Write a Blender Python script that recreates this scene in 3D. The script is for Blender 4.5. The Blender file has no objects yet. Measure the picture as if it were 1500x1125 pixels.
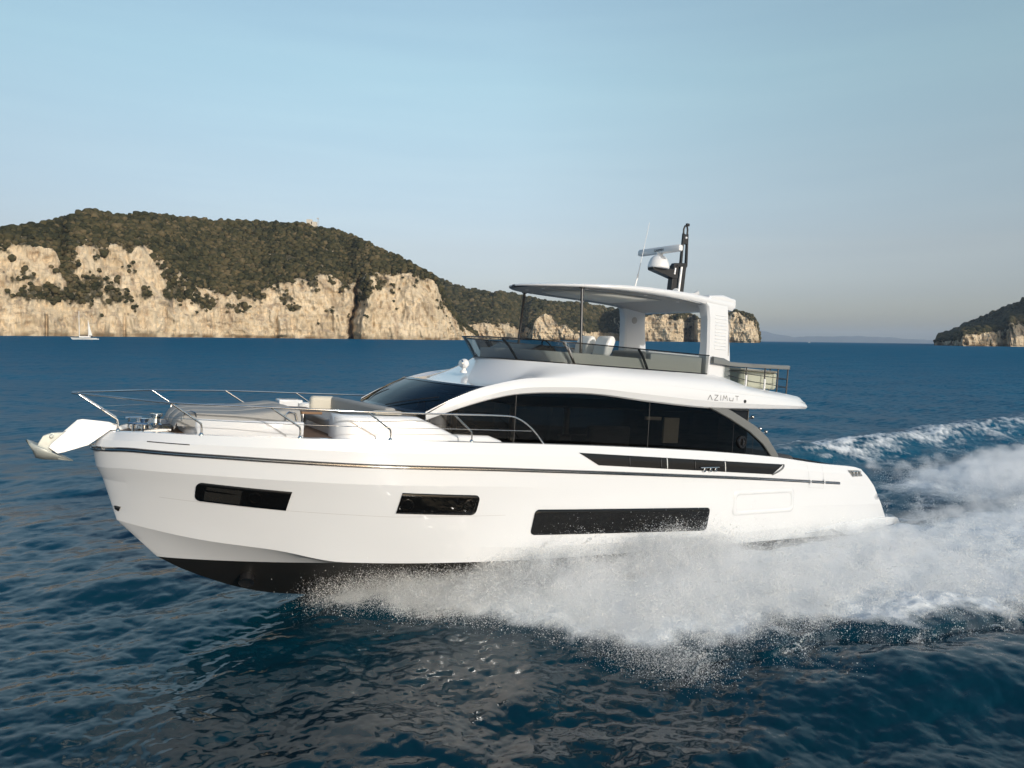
import bpy, bmesh, math, random
import numpy as np
from mathutils import Vector, Matrix

scene = bpy.context.scene
R = math.radians
# ------------------------------------------------------------------ camera
F_PX = 1050.0                                   # focal length in pixels of the 1500 px wide photograph
PITCH, ROLL, YAW = math.atan(67.5 / F_PX), 0.0128, R(31.72)
CAM = np.array([20.59, 14.22, 5.25])            # metres; the water is z = 0, the boat's axis is X
FW = np.array([-math.sin(YAW) * math.cos(PITCH), -math.cos(YAW) * math.cos(PITCH), -math.sin(PITCH)])
_r = np.cross(FW, [0, 0, 1]); _r /= np.linalg.norm(_r); _u = np.cross(_r, FW)
RT = math.cos(ROLL) * _r + math.sin(ROLL) * _u
UP = -math.sin(ROLL) * _r + math.cos(ROLL) * _u
cam_d = bpy.data.cameras.new("camera"); cam = bpy.data.objects.new("camera", cam_d)
scene.collection.objects.link(cam); scene.camera = cam
cam_d.sensor_width = 36.0; cam_d.lens = F_PX * 36.0 / 1500.0
cam_d.clip_start = 0.1; cam_d.clip_end = 90000.0
cam.matrix_world = Matrix(((RT[0], UP[0], -FW[0], CAM[0]), (RT[1], UP[1], -FW[1], CAM[1]),
                           (RT[2], UP[2], -FW[2], CAM[2]), (0, 0, 0, 1)))
# ------------------------------------------------------------------ light
SKY_TONE = [(0.0, (.74, .77, .98)), (.06, (.85, .79, .94)), (.12, (1.09, .92, .91)), (.22, (1.42, 1.24, 1.06)), (.33, (1.74, 1.63, 1.28)), (.47, (1.90, 1.80, 1.44)), (.62, (.85, 1.08, 1.15)), (.8, (.55, .85, 1.05))]
SUN_EL, SUN_AZ = R(17.0), R(-4.0)               # azimuth measured from +Y towards +X
SUN_DIR = Vector((math.sin(SUN_AZ) * math.cos(SUN_EL), math.cos(SUN_AZ) * math.cos(SUN_EL), math.sin(SUN_EL)))
world = bpy.data.worlds.new("World"); scene.world = world; world.use_nodes = True
wn, wl = world.node_tree.nodes, world.node_tree.links
wn.clear()
sky = wn.new("ShaderNodeTexSky"); sky.sky_type = 'NISHITA'; sky.sun_disc = False
sky.sun_elevation = SUN_EL; sky.sun_rotation = SUN_AZ
sky.altitude = 0; sky.air_density = 1.0; sky.dust_density = 1.2; sky.ozone_density = 1.5
bg = wn.new("ShaderNodeBackground"); bg.inputs[1].default_value = 0.15
wo = wn.new("ShaderNodeOutputWorld")
# tone of the evening sky: pale and slightly rosy low down, clear blue above, a little thin cloud near the horizon
tc = wn.new("ShaderNodeTexCoord"); sx = wn.new("ShaderNodeSeparateXYZ"); wl.new(tc.outputs["Generated"], sx.inputs[0])
cr = wn.new("ShaderNodeValToRGB"); wl.new(sx.outputs[2], cr.inputs[0]); el_ = cr.color_ramp.elements
for k_ in range(6): el_.new(.5)
for e_, (p_, c_) in zip(el_, SKY_TONE): e_.position = p_; e_.color = (*[x / 2.5 for x in c_], 1)
dt = wn.new("ShaderNodeVectorMath"); dt.operation = 'DOT_PRODUCT'; wl.new(tc.outputs["Generated"], dt.inputs[0]); dt.inputs[1].default_value = (-.85, .525, 0)
cr2 = wn.new("ShaderNodeValToRGB"); wl.new(dt.outputs["Value"], cr2.inputs[0])
mr = wn.new("ShaderNodeMapRange"); wl.new(dt.outputs["Value"], mr.inputs[0]); mr.inputs[1].default_value = -.65; mr.inputs[2].default_value = .65; wl.new(mr.outputs[0], cr2.inputs[0])
e2 = cr2.color_ramp.elements; e2.new(.5)
for e_, (p_, c_) in zip(e2, ((0, (.74, .76, .78)), (.5, (1, 1, 1)), (1, (.91, .93, .93)))): e_.position = p_; e_.color = (*c_, 1)
mp = wn.new("ShaderNodeMapping"); mp.inputs["Scale"].default_value = (2, 2, 26); wl.new(tc.outputs["Generated"], mp.inputs[0])
nz_ = wn.new("ShaderNodeTexNoise"); nz_.inputs["Scale"].default_value = 1.6; nz_.inputs["Detail"].default_value = 5; wl.new(mp.outputs[0], nz_.inputs["Vector"])
cr3 = wn.new("ShaderNodeValToRGB"); wl.new(nz_.outputs["Fac"], cr3.inputs[0]); e3 = cr3.color_ramp.elements
for e_, (p_, c_) in zip(e3, ((.35, (.985, .985, .99)), (.7, (1.03, 1.02, 1.01)))): e_.position = p_; e_.color = (*c_, 1)
def wmul(a, b, s=None):
    m_ = wn.new("ShaderNodeVectorMath"); m_.operation = 'MULTIPLY'; wl.new(a, m_.inputs[0]); wl.new(b, m_.inputs[1]); return m_.outputs[0]
c_ = wmul(wmul(wmul(sky.outputs[0], cr.outputs[0]), cr2.outputs[0]), cr3.outputs[0])
sc_ = wn.new("ShaderNodeVectorMath"); sc_.operation = 'SCALE'; sc_.inputs["Scale"].default_value = 2.5; wl.new(c_, sc_.inputs[0])
wl.new(sc_.outputs[0], bg.inputs[0]); wl.new(bg.outputs[0], wo.inputs[0])
sun_d = bpy.data.lights.new("sun", 'SUN'); sun_d.energy = 2.55; sun_d.angle = R(0.53); sun_d.color = (1.0, 0.955, 0.89)
sun = bpy.data.objects.new("sun", sun_d); scene.collection.objects.link(sun)
sun.rotation_euler = SUN_DIR.to_track_quat('Z', 'Y').to_euler()
scene.view_settings.view_transform = 'Standard'; scene.view_settings.look = 'None'
scene.view_settings.exposure = 0.0; scene.view_settings.gamma = 1.0
scene.cycles.max_bounces = 10; scene.cycles.transparent_max_bounces = 24
scene.cycles.volume_bounces = 7; scene.cycles.volume_step_rate = 2.0; scene.cycles.volume_max_steps = 256
scene.cycles.sample_clamp_indirect = 12.0
scene.cycles.use_denoising = True
rng = np.random.default_rng(7)

# ------------------------------------------------------------------ object helpers
def tag(o, label=None, cat=None, group=None, kind=None):
    if label: o["label"] = label
    if cat: o["category"] = cat
    if group: o["group"] = group
    if kind: o["kind"] = kind
    return o

def empty(name, loc=(0, 0, 0), rot=(0, 0, 0)):
    o = bpy.data.objects.new(name, None); scene.collection.objects.link(o)
    o.location = loc; o.rotation_euler = rot; o.empty_display_size = 0.5
    return o

def big_mesh(name, V, Fq, mat, parent=None, smooth=True):
    """fast mesh from numpy arrays: V (n,3), Fq (m,k) with constant k"""
    me = bpy.data.meshes.new(name)
    V = np.ascontiguousarray(V, dtype=np.float32); Fq = np.ascontiguousarray(Fq, dtype=np.int32)
    me.vertices.add(len(V)); me.vertices.foreach_set("co", V.ravel())
    m, k = Fq.shape
    me.loops.add(m * k); me.loops.foreach_set("vertex_index", Fq.ravel())
    me.polygons.add(m)
    me.polygons.foreach_set("loop_start", np.arange(0, m * k, k, dtype=np.int32))
    me.polygons.foreach_set("loop_total", np.full(m, k, dtype=np.int32))
    me.update(calc_edges=True)
    me.polygons.foreach_set("use_smooth", np.full(m, smooth, dtype=bool))
    if mat: me.materials.append(mat)
    o = bpy.data.objects.new(name, me); scene.collection.objects.link(o)
    if parent: o.parent = parent
    return o

def vcol(o, name, vals):
    a = o.data.attributes.new(name, 'FLOAT', 'POINT')
    a.data.foreach_set("value", np.ascontiguousarray(vals, dtype=np.float32).ravel())

class MB:
    def __init__(s): s.v, s.f = [], []
    def add(s, vs, fs):
        b = len(s.v); s.v += [tuple(map(float, p)) for p in vs]; s.f += [tuple(b + i for i in q) for q in fs]; return s
    def box(s, c, d, rot=None):
        P = [Vector((x * d[0] / 2, y * d[1] / 2, z * d[2] / 2)) for x in (-1, 1) for y in (-1, 1) for z in (-1, 1)]
        if rot: 
            m = Matrix.Rotation(rot[2], 3, 'Z') @ Matrix.Rotation(rot[1], 3, 'Y') @ Matrix.Rotation(rot[0], 3, 'X')
            P = [m @ p for p in P]
        return s.add([p + Vector(c) for p in P], [(0, 1, 3, 2), (4, 6, 7, 5), (0, 4, 5, 1), (2, 3, 7, 6), (0, 2, 6, 4), (1, 5, 7, 3)])
    def prism(s, poly, y0, y1):                 # outline in XZ, thickness in Y
        n = len(poly)
        return s.add([(x, y0, z) for x, z in poly] + [(x, y1, z) for x, z in poly],
                     [tuple(range(n)), tuple(range(2 * n - 1, n - 1, -1))] + [(i, i + n, (i + 1) % n + n, (i + 1) % n) for i in range(n)])
    def slab(s, poly, z0, z1):                  # outline in XY, thickness in Z
        n = len(poly)
        return s.add([(x, y, z0) for x, y in poly] + [(x, y, z1) for x, y in poly],
                     [tuple(range(n - 1, -1, -1)), tuple(range(n, 2 * n))] + [(i, (i + 1) % n, (i + 1) % n + n, i + n) for i in range(n)])
    def tube(s, path, r, n=8, r1=None, closed=False):
        P = [Vector(p) for p in path]; m = len(P); b = len(s.v); up = None
        for i, p in enumerate(P):
            t = (P[min(i + 1, m - 1)] - P[max(i - 1, 0)]).normalized()
            if up is None: up = Vector((0, 0, 1)) if abs(t.z) < .9 else Vector((1, 0, 0))
            a = t.cross(up).normalized(); c = a.cross(t).normalized(); up = c
            rr = r if r1 is None else r + (r1 - r) * i / (m - 1)
            s.v += [tuple(p + rr * (math.cos(2 * math.pi * k / n) * a + math.sin(2 * math.pi * k / n) * c)) for k in range(n)]
        for i in range(m - 1):
            for k in range(n):
                s.f.append((b + i * n + k, b + i * n + (k + 1) % n, b + (i + 1) * n + (k + 1) % n, b + (i + 1) * n + k))
        s.f.append(tuple(b + k for k in range(n - 1, -1, -1))); s.f.append(tuple(b + (m - 1) * n + k for k in range(n)))
        return s
    def grid(s, G, close=False):                # G[i][j] points
        n, m = len(G), len(G[0]); b = len(s.v)
        for row in G: s.v += [tuple(map(float, p)) for p in row]
        for i in range(n - 1 + (1 if close else 0)):
            for j in range(m - 1):
                i2 = (i + 1) % n
                s.f.append((b + i * m + j, b + i2 * m + j, b + i2 * m + j + 1, b + i * m + j + 1))
        return s
    def lathe(s, c, prof, n=20, axis=None):     # prof [(r, h)], axis vector
        ax = Vector(axis or (0, 0, 1)).normalized(); q = Vector((0, 0, 1)).rotation_difference(ax)
        G = [[tuple(Vector(c) + q @ Vector((r * math.cos(2 * math.pi * k / n), r * math.sin(2 * math.pi * k / n), h))) for r, h in prof] for k in range(n)]
        return s.grid(G, close=True)
    def ball(s, c, r, n=12, sc=(1, 1, 1)):
        pr = [(math.sin(math.pi * i / n), -math.cos(math.pi * i / n)) for i in range(n + 1)]
        G = [[(c[0] + r * sc[0] * a * math.cos(2 * math.pi * k / (2 * n)), c[1] + r * sc[1] * a * math.sin(2 * math.pi * k / (2 * n)), c[2] + r * sc[2] * h) for a, h in pr] for k in range(2 * n)]
        return s.grid(G, close=True)
    def mirror(s):
        n = len(s.v); s.v += [(x, -y, z) for x, y, z in s.v]; s.f += [tuple(i + n for i in reversed(q)) for q in s.f]; return s
    def build(s, name, mat, parent=None, angle=35, bevel=0, seg=2, solid=0, subsurf=0, label=None, weld=True):
        me = bpy.data.meshes.new(name); me.from_pydata(s.v, [], s.f)
        bm = bmesh.new(); bm.from_mesh(me)
        if weld: bmesh.ops.remove_doubles(bm, verts=bm.verts, dist=1e-5)
        bmesh.ops.recalc_face_normals(bm, faces=bm.faces); bm.to_mesh(me); bm.free()
        me.polygons.foreach_set("use_smooth", [True] * len(me.polygons))
        if angle < 180: me.set_sharp_from_angle(angle=R(angle))
        me.materials.append(mat)
        o = bpy.data.objects.new(name, me); scene.collection.objects.link(o)
        if parent: o.parent = parent
        if solid:
            md = o.modifiers.new("solid", 'SOLIDIFY'); md.thickness = solid; md.offset = 0
        if bevel:
            md = o.modifiers.new("bevel", 'BEVEL'); md.width = bevel; md.segments = seg; md.limit_method = 'ANGLE'; md.angle_limit = R(40)
            md.harden_normals = False
        if subsurf:
            md = o.modifiers.new("sub", 'SUBSURF'); md.levels = subsurf; md.render_levels = subsurf
        if label: o["label"] = label
        return o

def curve(pts):
    """smooth monotone-ish interpolation through (x, value) points: returns f(x)"""
    p = sorted(pts); X = np.array([a for a, _ in p], float); Y = np.array([b for _, b in p], float)
    d = np.diff(Y) / np.diff(X); m = np.zeros_like(Y); m[0], m[-1] = d[0], d[-1]
    for i in range(1, len(Y) - 1): m[i] = 0 if d[i - 1] * d[i] <= 0 else 2 * d[i - 1] * d[i] / (d[i - 1] + d[i])
    def f(x):
        x = np.asarray(x, float); i = np.clip(np.searchsorted(X, x) - 1, 0, len(X) - 2); h = X[i + 1] - X[i]
        t = np.clip((x - X[i]) / h, 0, 1)
        return (2*t**3-3*t**2+1)*Y[i] + (t**3-2*t**2+t)*h*m[i] + (-2*t**3+3*t**2)*Y[i+1] + (t**3-t**2)*h*m[i+1]
    return f

# ------------------------------------------------------------------ numpy noise
_perm = np.random.default_rng(3).permutation(4096).astype(np.int64)
def _hash(ix, iy, iz): return _perm[(_perm[(_perm[ix & 4095] + iy) & 4095] + iz) & 4095]
def noise3(P):
    P = np.asarray(P, float); I = np.floor(P).astype(np.int64); f = P - I; w = f * f * f * (f * (f * 6 - 15) + 10)
    out = 0
    for dx in (0, 1):
        for dy in (0, 1):
            for dz in (0, 1):
                h = _hash(I[..., 0] + dx, I[..., 1] + dy, I[..., 2] + dz)
                a = h * 2.399963; b = (h * 0.754877666) % 1 * 2 - 1; c = np.sqrt(1 - b * b)
                g = c * np.cos(a) * (f[..., 0] - dx) + c * np.sin(a) * (f[..., 1] - dy) + b * (f[..., 2] - dz)
                out = out + g * np.where(dx, w[..., 0], 1 - w[..., 0]) * np.where(dy, w[..., 1], 1 - w[..., 1]) * np.where(dz, w[..., 2], 1 - w[..., 2])
    return out * 1.5
def fbm(P, o=4, g=.5, ridge=False):
    s, a = 0, 1.0; P = np.asarray(P, float)
    for i in range(o):
        n = noise3(P + 17.3 * i); n = 1 - 2 * np.abs(n) if ridge else n
        s = s + a * n; a *= g; P = P * 2.03
    return s

# ------------------------------------------------------------------ material helpers
def mat(name, col, rough=.5, metal=0., coat=0., spec=.5, alpha=None):
    m = bpy.data.materials.new(name); m.use_nodes = True; b = m.node_tree.nodes["Principled BSDF"]
    b.inputs["Base Color"].default_value = (*col, 1); b.inputs["Roughness"].default_value = rough
    b.inputs["Metallic"].default_value = metal; b.inputs["Coat Weight"].default_value = coat; b.inputs["Coat Roughness"].default_value = .04
    b.inputs["Specular IOR Level"].default_value = spec
    return m
class NT:
    def __init__(s, m): s.n, s.l = m.node_tree.nodes, m.node_tree.links; s.b = s.n.get("Principled BSDF"); s.out = s.n.get("Material Output")
    def new(s, t, **k):
        x = s.n.new("ShaderNode" + t)
        for a, v in k.items(): setattr(x, a, v)
        return x
    def coord(s, kind="Object", scale=(1, 1, 1)):
        c = s.new("TexCoord"); mp = s.new("Mapping"); mp.inputs["Scale"].default_value = scale
        s.l.new(c.outputs[kind], mp.inputs[0]); return mp.outputs[0]
    def noise(s, vec, scale, detail=4, rough=.55, dist=0):
        n = s.new("TexNoise"); s.l.new(vec, n.inputs["Vector"]); n.inputs["Scale"].default_value = scale
        n.inputs["Detail"].default_value = detail; n.inputs["Roughness"].default_value = rough; n.inputs["Distortion"].default_value = dist
        return n.outputs["Fac"]
    def ramp(s, fac, stops):
        r = s.new("ValToRGB"); e = r.color_ramp.elements
        while len(e) < len(stops): e.new(.5)
        for x, (p, c) in zip(e, stops): x.position = p; x.color = (*c, 1) if len(c) == 3 else c
        s.l.new(fac, r.inputs[0]); return r.outputs[0]
    def math(s, op, a, b=None, c=None, clamp=False):
        m = s.new("Math", operation=op, use_clamp=clamp)
        for i, x in enumerate((a, b, c)):
            if x is None: continue
            if isinstance(x, (int, float)): m.inputs[i].default_value = x
            else: s.l.new(x, m.inputs[i])
        return m.outputs[0]
    def mix(s, fac, a, b, mode='MIX'):
        m = s.new("Mix", data_type='RGBA', blend_type=mode)
        for sock, x in ((m.inputs[0], fac), (m.inputs[6], a), (m.inputs[7], b)):
            if isinstance(x, (int, float)): sock.default_value = x
            elif isinstance(x, tuple): sock.default_value = (*x, 1)
            else: s.l.new(x, sock)
        return m.outputs[2]
    def attr(s, name):
        a = s.new("Attribute"); a.attribute_name = name; return a.outputs["Fac"]
    def bump(s, h, strength=.3, dist=.1, normal=None):
        b = s.new("Bump"); b.inputs["Strength"].default_value = strength; b.inputs["Distance"].default_value = dist
        s.l.new(h, b.inputs["Height"])
        if normal is not None: s.l.new(normal, b.inputs["Normal"])
        return b.outputs[0]
def vary(m, amt=.06, scale=3., rough_amt=.1):
    t = NT(m); v = t.coord(); f = t.noise(v, scale, 5)
    c = tuple(t.b.inputs["Base Color"].default_value)[:3]
    t.l.new(t.mix(f, tuple(x * (1 - amt) for x in c), tuple(min(1, x * (1 + amt)) for x in c)), t.b.inputs["Base Color"])
    r = t.b.inputs["Roughness"].default_value
    t.l.new(t.math('MULTIPLY_ADD', f, rough_amt, max(0, r - rough_amt / 2)), t.b.inputs["Roughness"])
    return m

M = {}
M['gel'] = vary(mat("white_gelcoat", (.685, .695, .705), .22, coat=.8), .015, .8, .06)
M['grey_gel'] = vary(mat("grey_gelcoat", (.15, .155, .15), .35, coat=.3), .03, 1.)
M['antifoul'] = vary(mat("black_antifouling", (.012, .011, .010), .45), .3, 2., .2)
M['black'] = vary(mat("black_gloss_trim", (.012, .012, .013), .18, coat=.3), .2, 3., .1)
M['black_matt'] = vary(mat("black_composite", (.016, .016, .017), .4), .2, 3., .1)
M['steel'] = vary(mat("polished_steel", (.62, .62, .61), .10, 1.), .05, 6., .08)
M['galv'] = vary(mat("anchor_steel", (.50, .52, .48), .42, .5), .12, 6., .2)
M['cushion'] = vary(mat("grey_upholstery", (.33, .32, .30), .8), .08, 9., .1)
M['cream'] = vary(mat("cream_upholstery", (.58, .54, .45), .75), .05, 9., .1)
M['dark_cushion'] = vary(mat("charcoal_upholstery", (.05, .05, .052), .75), .1, 9., .1)
M['olive'] = vary(mat("sage_cover", (.42, .43, .34), .7), .08, 6., .1)
M['white_plastic'] = vary(mat("white_plastic", (.78, .77, .75), .35), .02, 3., .1)
M['pale'] = vary(mat("pale_grey_panel", (.68, .68, .64), .45), .03, 2., .1)
M['hull_glass'] = vary(mat("hull_window_glass", (.004, .004, .004), .03, spec=.35), .2, 3., .02)
def teak():
    m = mat("teak", (.2, .1, .05), .6); t = NT(m); v = t.coord(scale=(1, 1, 1))
    w = t.new("TexWave", wave_type='BANDS', bands_direction='Y'); t.l.new(v, w.inputs["Vector"]); w.inputs["Scale"].default_value = 8.; w.inputs["Distortion"].default_value = .2
    n = t.noise(t.coord(scale=(2, 30, 30)), 3., 5)
    c = t.mix(n, (.26, .15, .075), (.16, .085, .045)); t.l.new(t.mix(t.ramp(w.outputs["Fac"], [(0, (1, 1, 1)), (.06, (0, 0, 0))]), c, (.02, .015, .012)), t.b.inputs["Base Color"])
    return m
M['teak'] = teak()
def tinted(name, tr, col=(1, 1, 1)):
    m = bpy.data.materials.new(name); m.use_nodes = True; t = NT(m); t.n.remove(t.b)
    tp = t.new("BsdfTransparent"); tp.inputs[0].default_value = (tr * col[0], tr * col[1], tr * col[2], 1)
    gl = t.new("BsdfGlossy"); gl.inputs["Roughness"].default_value = .015
    fr = t.new("Fresnel"); fr.inputs[0].default_value = 1.5
    mx = t.new("MixShader"); t.l.new(fr.outputs[0], mx.inputs[0]); t.l.new(tp.outputs[0], mx.inputs[1]); t.l.new(gl.outputs[0], mx.inputs[2])
    t.l.new(mx.outputs[0], t.out.inputs[0]); return m
M['saloon_glass'] = tinted("dark_saloon_glass", .20, (1, 1, .98))
M['clear_glass'] = tinted('clear_rail_glass', .86, (.9, 1, 1))
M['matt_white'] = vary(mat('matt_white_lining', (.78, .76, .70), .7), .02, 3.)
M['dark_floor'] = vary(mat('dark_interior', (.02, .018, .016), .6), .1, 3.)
M['bright_steel'] = vary(mat('brushed_steel', (.80, .79, .76), .42, .55), .04, 6., .1)
M['under_shade'] = vary(mat('grey_underside_shade', (.40, .40, .40), .6), .03, 3.)  # shade on the white hardtop's underside, mixed as a grey
M['screen_glass'] = tinted("smoked_flybridge_glass", .52, (.95, 1, 1))
# ================================================================== THE MOTOR YACHT (boat frame: X forward, Y port, Z up from the waterline)
TAU, Z0 = R(4.0), -0.45
yacht = empty("motor_yacht", (0, 0, Z0), (0, -TAU, 0))
tag(yacht, "big white motor yacht with flybridge and hardtop speeding across the blue sea", "motor yacht")
def boat_to_world(P):
    P = np.asarray(P, float); c, s = math.cos(TAU), math.sin(TAU)
    return np.stack([c * P[..., 0] - s * P[..., 2], P[..., 1], s * P[..., 0] + c * P[..., 2] + Z0], -1)

def plan(x, xs, L, b, p, q):
    x = np.asarray(x, float); s = np.clip((xs - x) / L, 0, 1)
    return b * (1 - (1 - s) ** p) ** q * (1 - .045 * np.clip((5 - x) / 5, 0, 1) ** 2)
Z_sheer = curve([(1.95,2.03),(2.2,2.085),(3.91,2.215),(5.86,2.41),(8.96,2.588),(12.75,2.704),(15.64,2.74),(17.4,2.73),(18.94,2.70),(19.7,2.674),(20.28,2.60)])
Z_rail = curve([(1.4,1.57),(3.12,1.688),(6.7,1.9),(9.0,2.015),(12.78,2.188),(14.3,2.244),(16.3,2.286),(17.9,2.338),(18.9,2.364),(19.9,2.369),(20.5,2.304)])
Z_mid = curve([(.9,1.02),(8,1.25),(14.6,1.5),(17.7,1.68),(20.32,1.77)])
Z_cr1 = curve([(.5,.6),(3,.58),(8,.56),(12,.62),(14.62,.737),(16.02,.858),(17.73,1.013),(18.78,1.118),(19.59,1.18),(20.14,1.246)])
Z_cr2 = curve([(.47,.20),(5,.25),(10,.31),(14,.385),(16.54,.456),(17.67,.664),(18.84,.80),(20.065,1.02)])
Z_boot = curve([(.45,.12),(3.34,.14),(8.5,.2),(12.34,.267),(16.06,.335),(17.56,.325),(18.75,.318),(19.389,.314)])
Z_keel = curve([(.6,-.75),(8,-.92),(14,-.88),(16,-.75),(17.28,-.577),(17.93,-.401),(18.557,-.142),(18.978,.064),(19.389,.314)])
ROWS = [  # x at transom, x at stem, y(x), z(x)
 (1.95, 20.28, lambda x: plan(x, 20.28, 8.5, 2.50, 3.0, .60), Z_sheer),
 (1.72, 20.42, lambda x: plan(x, 20.42, 8.8, 2.575, 2.9, .61), lambda x: .55 * Z_sheer(np.clip(x, 1.95, 20.28)) + .45 * Z_rail(x)),
 (1.43, 20.50, lambda x: plan(x, 20.50, 9.0, 2.62, 2.8, .62), Z_rail),
 (1.13, 20.43, lambda x: plan(x, 20.43, 9.0, 2.612, 2.75, .645) + .022 * np.clip((20.2 - np.asarray(x, float)) / 2, 0, 1) * np.clip((np.asarray(x, float) - 9) / 5, 0, 1), lambda x: Z_rail(np.maximum(x, 1.4)) - .33),
 (.92, 20.32, lambda x: plan(x, 20.32, 9.0, 2.60, 2.6, .70), Z_mid),
 (.50, 20.14, lambda x: plan(x, 20.14, 9.0, 2.52, 2.4, .80), Z_cr1),
 (.47, 20.065, lambda x: plan(x, 20.065, 9.0, 2.44, 2.4, .86), Z_cr2),
 (.45, 19.389, lambda x: plan(x, 19.389, 9.0, 2.30, 2.2, .90), Z_boot)]
def hull_y(x, z):
    yy, zz = [], []
    for x0, xs, fy, fz in ROWS:
        if x < xs: yy.append(float(fy(x))); zz.append(float(fz(x)))
    o = np.argsort(zz); return float(np.interp(z, np.array(zz)[o], np.array(yy)[o]))
NS = 150
tt = 1 - (1 - np.linspace(0, 1, NS)) ** 2.1
def row_pts(k, n=NS):
    x0, xs, fy, fz = ROWS[k]; X = x0 + (xs - x0) * tt
    Y = fy(X); Y[-1] = 0; return np.stack([X, Y, fz(X)], -1)
rows = [row_pts(k) for k in range(len(ROWS))]
cap = rows[0].copy(); cap[:, 1] = np.maximum(cap[:, 1] - .13, 0); cap[:, 2] += .004
Zdeck = curve([(.5, 1.35), (5.5, 1.36), (5.7, 1.80), (13.0, 1.85), (14.4, 2.58), (16.0, 2.64), (18.5, 2.63), (20.28, 2.56)])
inn = cap.copy(); inn[:, 1] = np.maximum(inn[:, 1] - .02, 0); inn[:, 2] = np.minimum(Zdeck(inn[:, 0]), cap[:, 2] - .02)
hb = MB()
hb.grid([inn, cap, rows[0]])
for a, b in zip(rows[:-1], rows[1:]):
    mid_ = .5 * (a + b); hb.grid([a, mid_, b])
hb.mirror()
tr = [rows[k][0] for k in range(len(rows))]
hb.grid([[p for p in tr], [(p[0], -p[1], p[2]) for p in tr]])
hull = hb.build("hull", M['gel'], yacht, angle=6)
# bottom
X6 = rows[-1]; Xk = np.linspace(.45, 19.389, 2)
kx = .45 + (19.389 - .45) * tt; keel = np.stack([kx, 0 * kx, Z_keel(np.maximum(kx, .6))], -1)
c1 = .62 * X6 + .38 * keel; c1[:, 2] -= .03 * np.clip((19.3 - kx) / 2, 0, 1)
X6b = X6.copy(); X6b[:, 1] = np.maximum(X6b[:, 1] - .012, 0)
bb = MB(); bb.grid([X6b, c1, .3 * X6 + .7 * keel, keel]); bb.mirror()
bt = [X6b[0], c1[0], keel[0]]; bb.grid([bt, [(p[0], -p[1], p[2]) for p in bt]])
bottom = bb.build("hull_bottom", M['antifoul'], yacht, angle=25)
# deck
dk = MB(); dk.grid([[(p[0], p[1] * k, p[2] + .02 * (1 - k * k)) for k in np.linspace(-1, 1, 9)] for p in inn])
dk.build("deck", M['teak'], yacht)

def hull_patch(tl, trr, br, bl, off=.012, nx=40, nz=7, rl=0., rr=0., inset=0.):
    """a panel lying on the port side of the hull; corners (x, z), rl / rr corner radii at its two ends"""
    tl, trr, br, bl = [np.array(q, float) for q in (tl, trr, br, bl)]
    u = .5 - .5 * np.cos(np.linspace(0, math.pi, nx)); Lx = abs(tl[0] - trr[0]); H = tl[1] - bl[1]; G = []
    for s in u:
        d0, d1 = s * Lx, (1 - s) * Lx; cut = 0
        if rl and d0 < rl: cut = rl - math.sqrt(max(rl ** 2 - (rl - d0) ** 2, 0))
        if rr and d1 < rr: cut = max(cut, rr - math.sqrt(max(rr ** 2 - (rr - d1) ** 2, 0)))
        col = []
        for t in np.linspace(0, 1, nz):
            t2 = (cut + t * (H - 2 * cut)) / H
            p = (1 - t2) * ((1 - s) * tl + s * trr) + t2 * ((1 - s) * bl + s * br)
            col.append((p[0], hull_y(p[0], p[1]) + off, p[1]))
        G.append(col)
    return G
def hull_disc(x, z, r, off):
    return [(x + r * math.cos(a), hull_y(x, z) + off, z + r * math.sin(a)) for a in np.linspace(0, 2 * math.pi, 25)[:-1]]
def hull_ring(m, x, z, r, w, off):
    y0 = hull_y(x, z); e = .08; nx_ = (hull_y(x + e, z) - hull_y(x - e, z)) / (2 * e); nz_ = (hull_y(x, z + e) - hull_y(x, z - e)) / (2 * e)
    ax = Vector((-nx_, 1, -nz_)).normalized()
    c = Vector((x, y0, z)) + ax * off
    m.lathe(c, [(r - w, .002), (r - w, .014), (r, .016), (r + w, .010), (r + w, .0)], 28, ax)
def hull_window(corners, rl, rr, ports, pane=None):
    w = MB(); w.grid(hull_patch(*corners, rl=rl, rr=rr)); 
    o = w.build("hull_window", M['hull_glass'], yacht, angle=180)
    md = o.modifiers.new("solid", 'SOLIDIFY'); md.thickness = .012; md.offset = 1
    for (x, z, r) in ports:
        q = MB(); hull_ring(q, x, z, r, .016, .026); q.build("porthole", M['hull_glass'], o)
    if pane:
        q = MB(); q.grid(hull_patch(*pane, off=.0275)); q.build("pane", M['pane'], o, angle=180)
    return o
M['pane'] = vary(mat("smoked_pane", (.020, .019, .017), .05, spec=.6), .3, 2., .03)
hull_window(((19.0,1.898),(17.557,1.795),(17.60,1.444),(18.985,1.556)), .09, 0, [(18.10,1.66,.105)], ((18.86,1.82),(18.32,1.78),(18.32,1.52),(18.86,1.57)))
hull_window(((15.717,1.807),(14.202,1.742),(14.25,1.354),(15.77,1.415)), 0, .10, [(15.60,1.58,.11),(14.40,1.55,.11)])
hull_window(((12.945,1.421),(8.036,1.247),(8.05,.696),(12.985,.902)), .09, .09, [])
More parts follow.
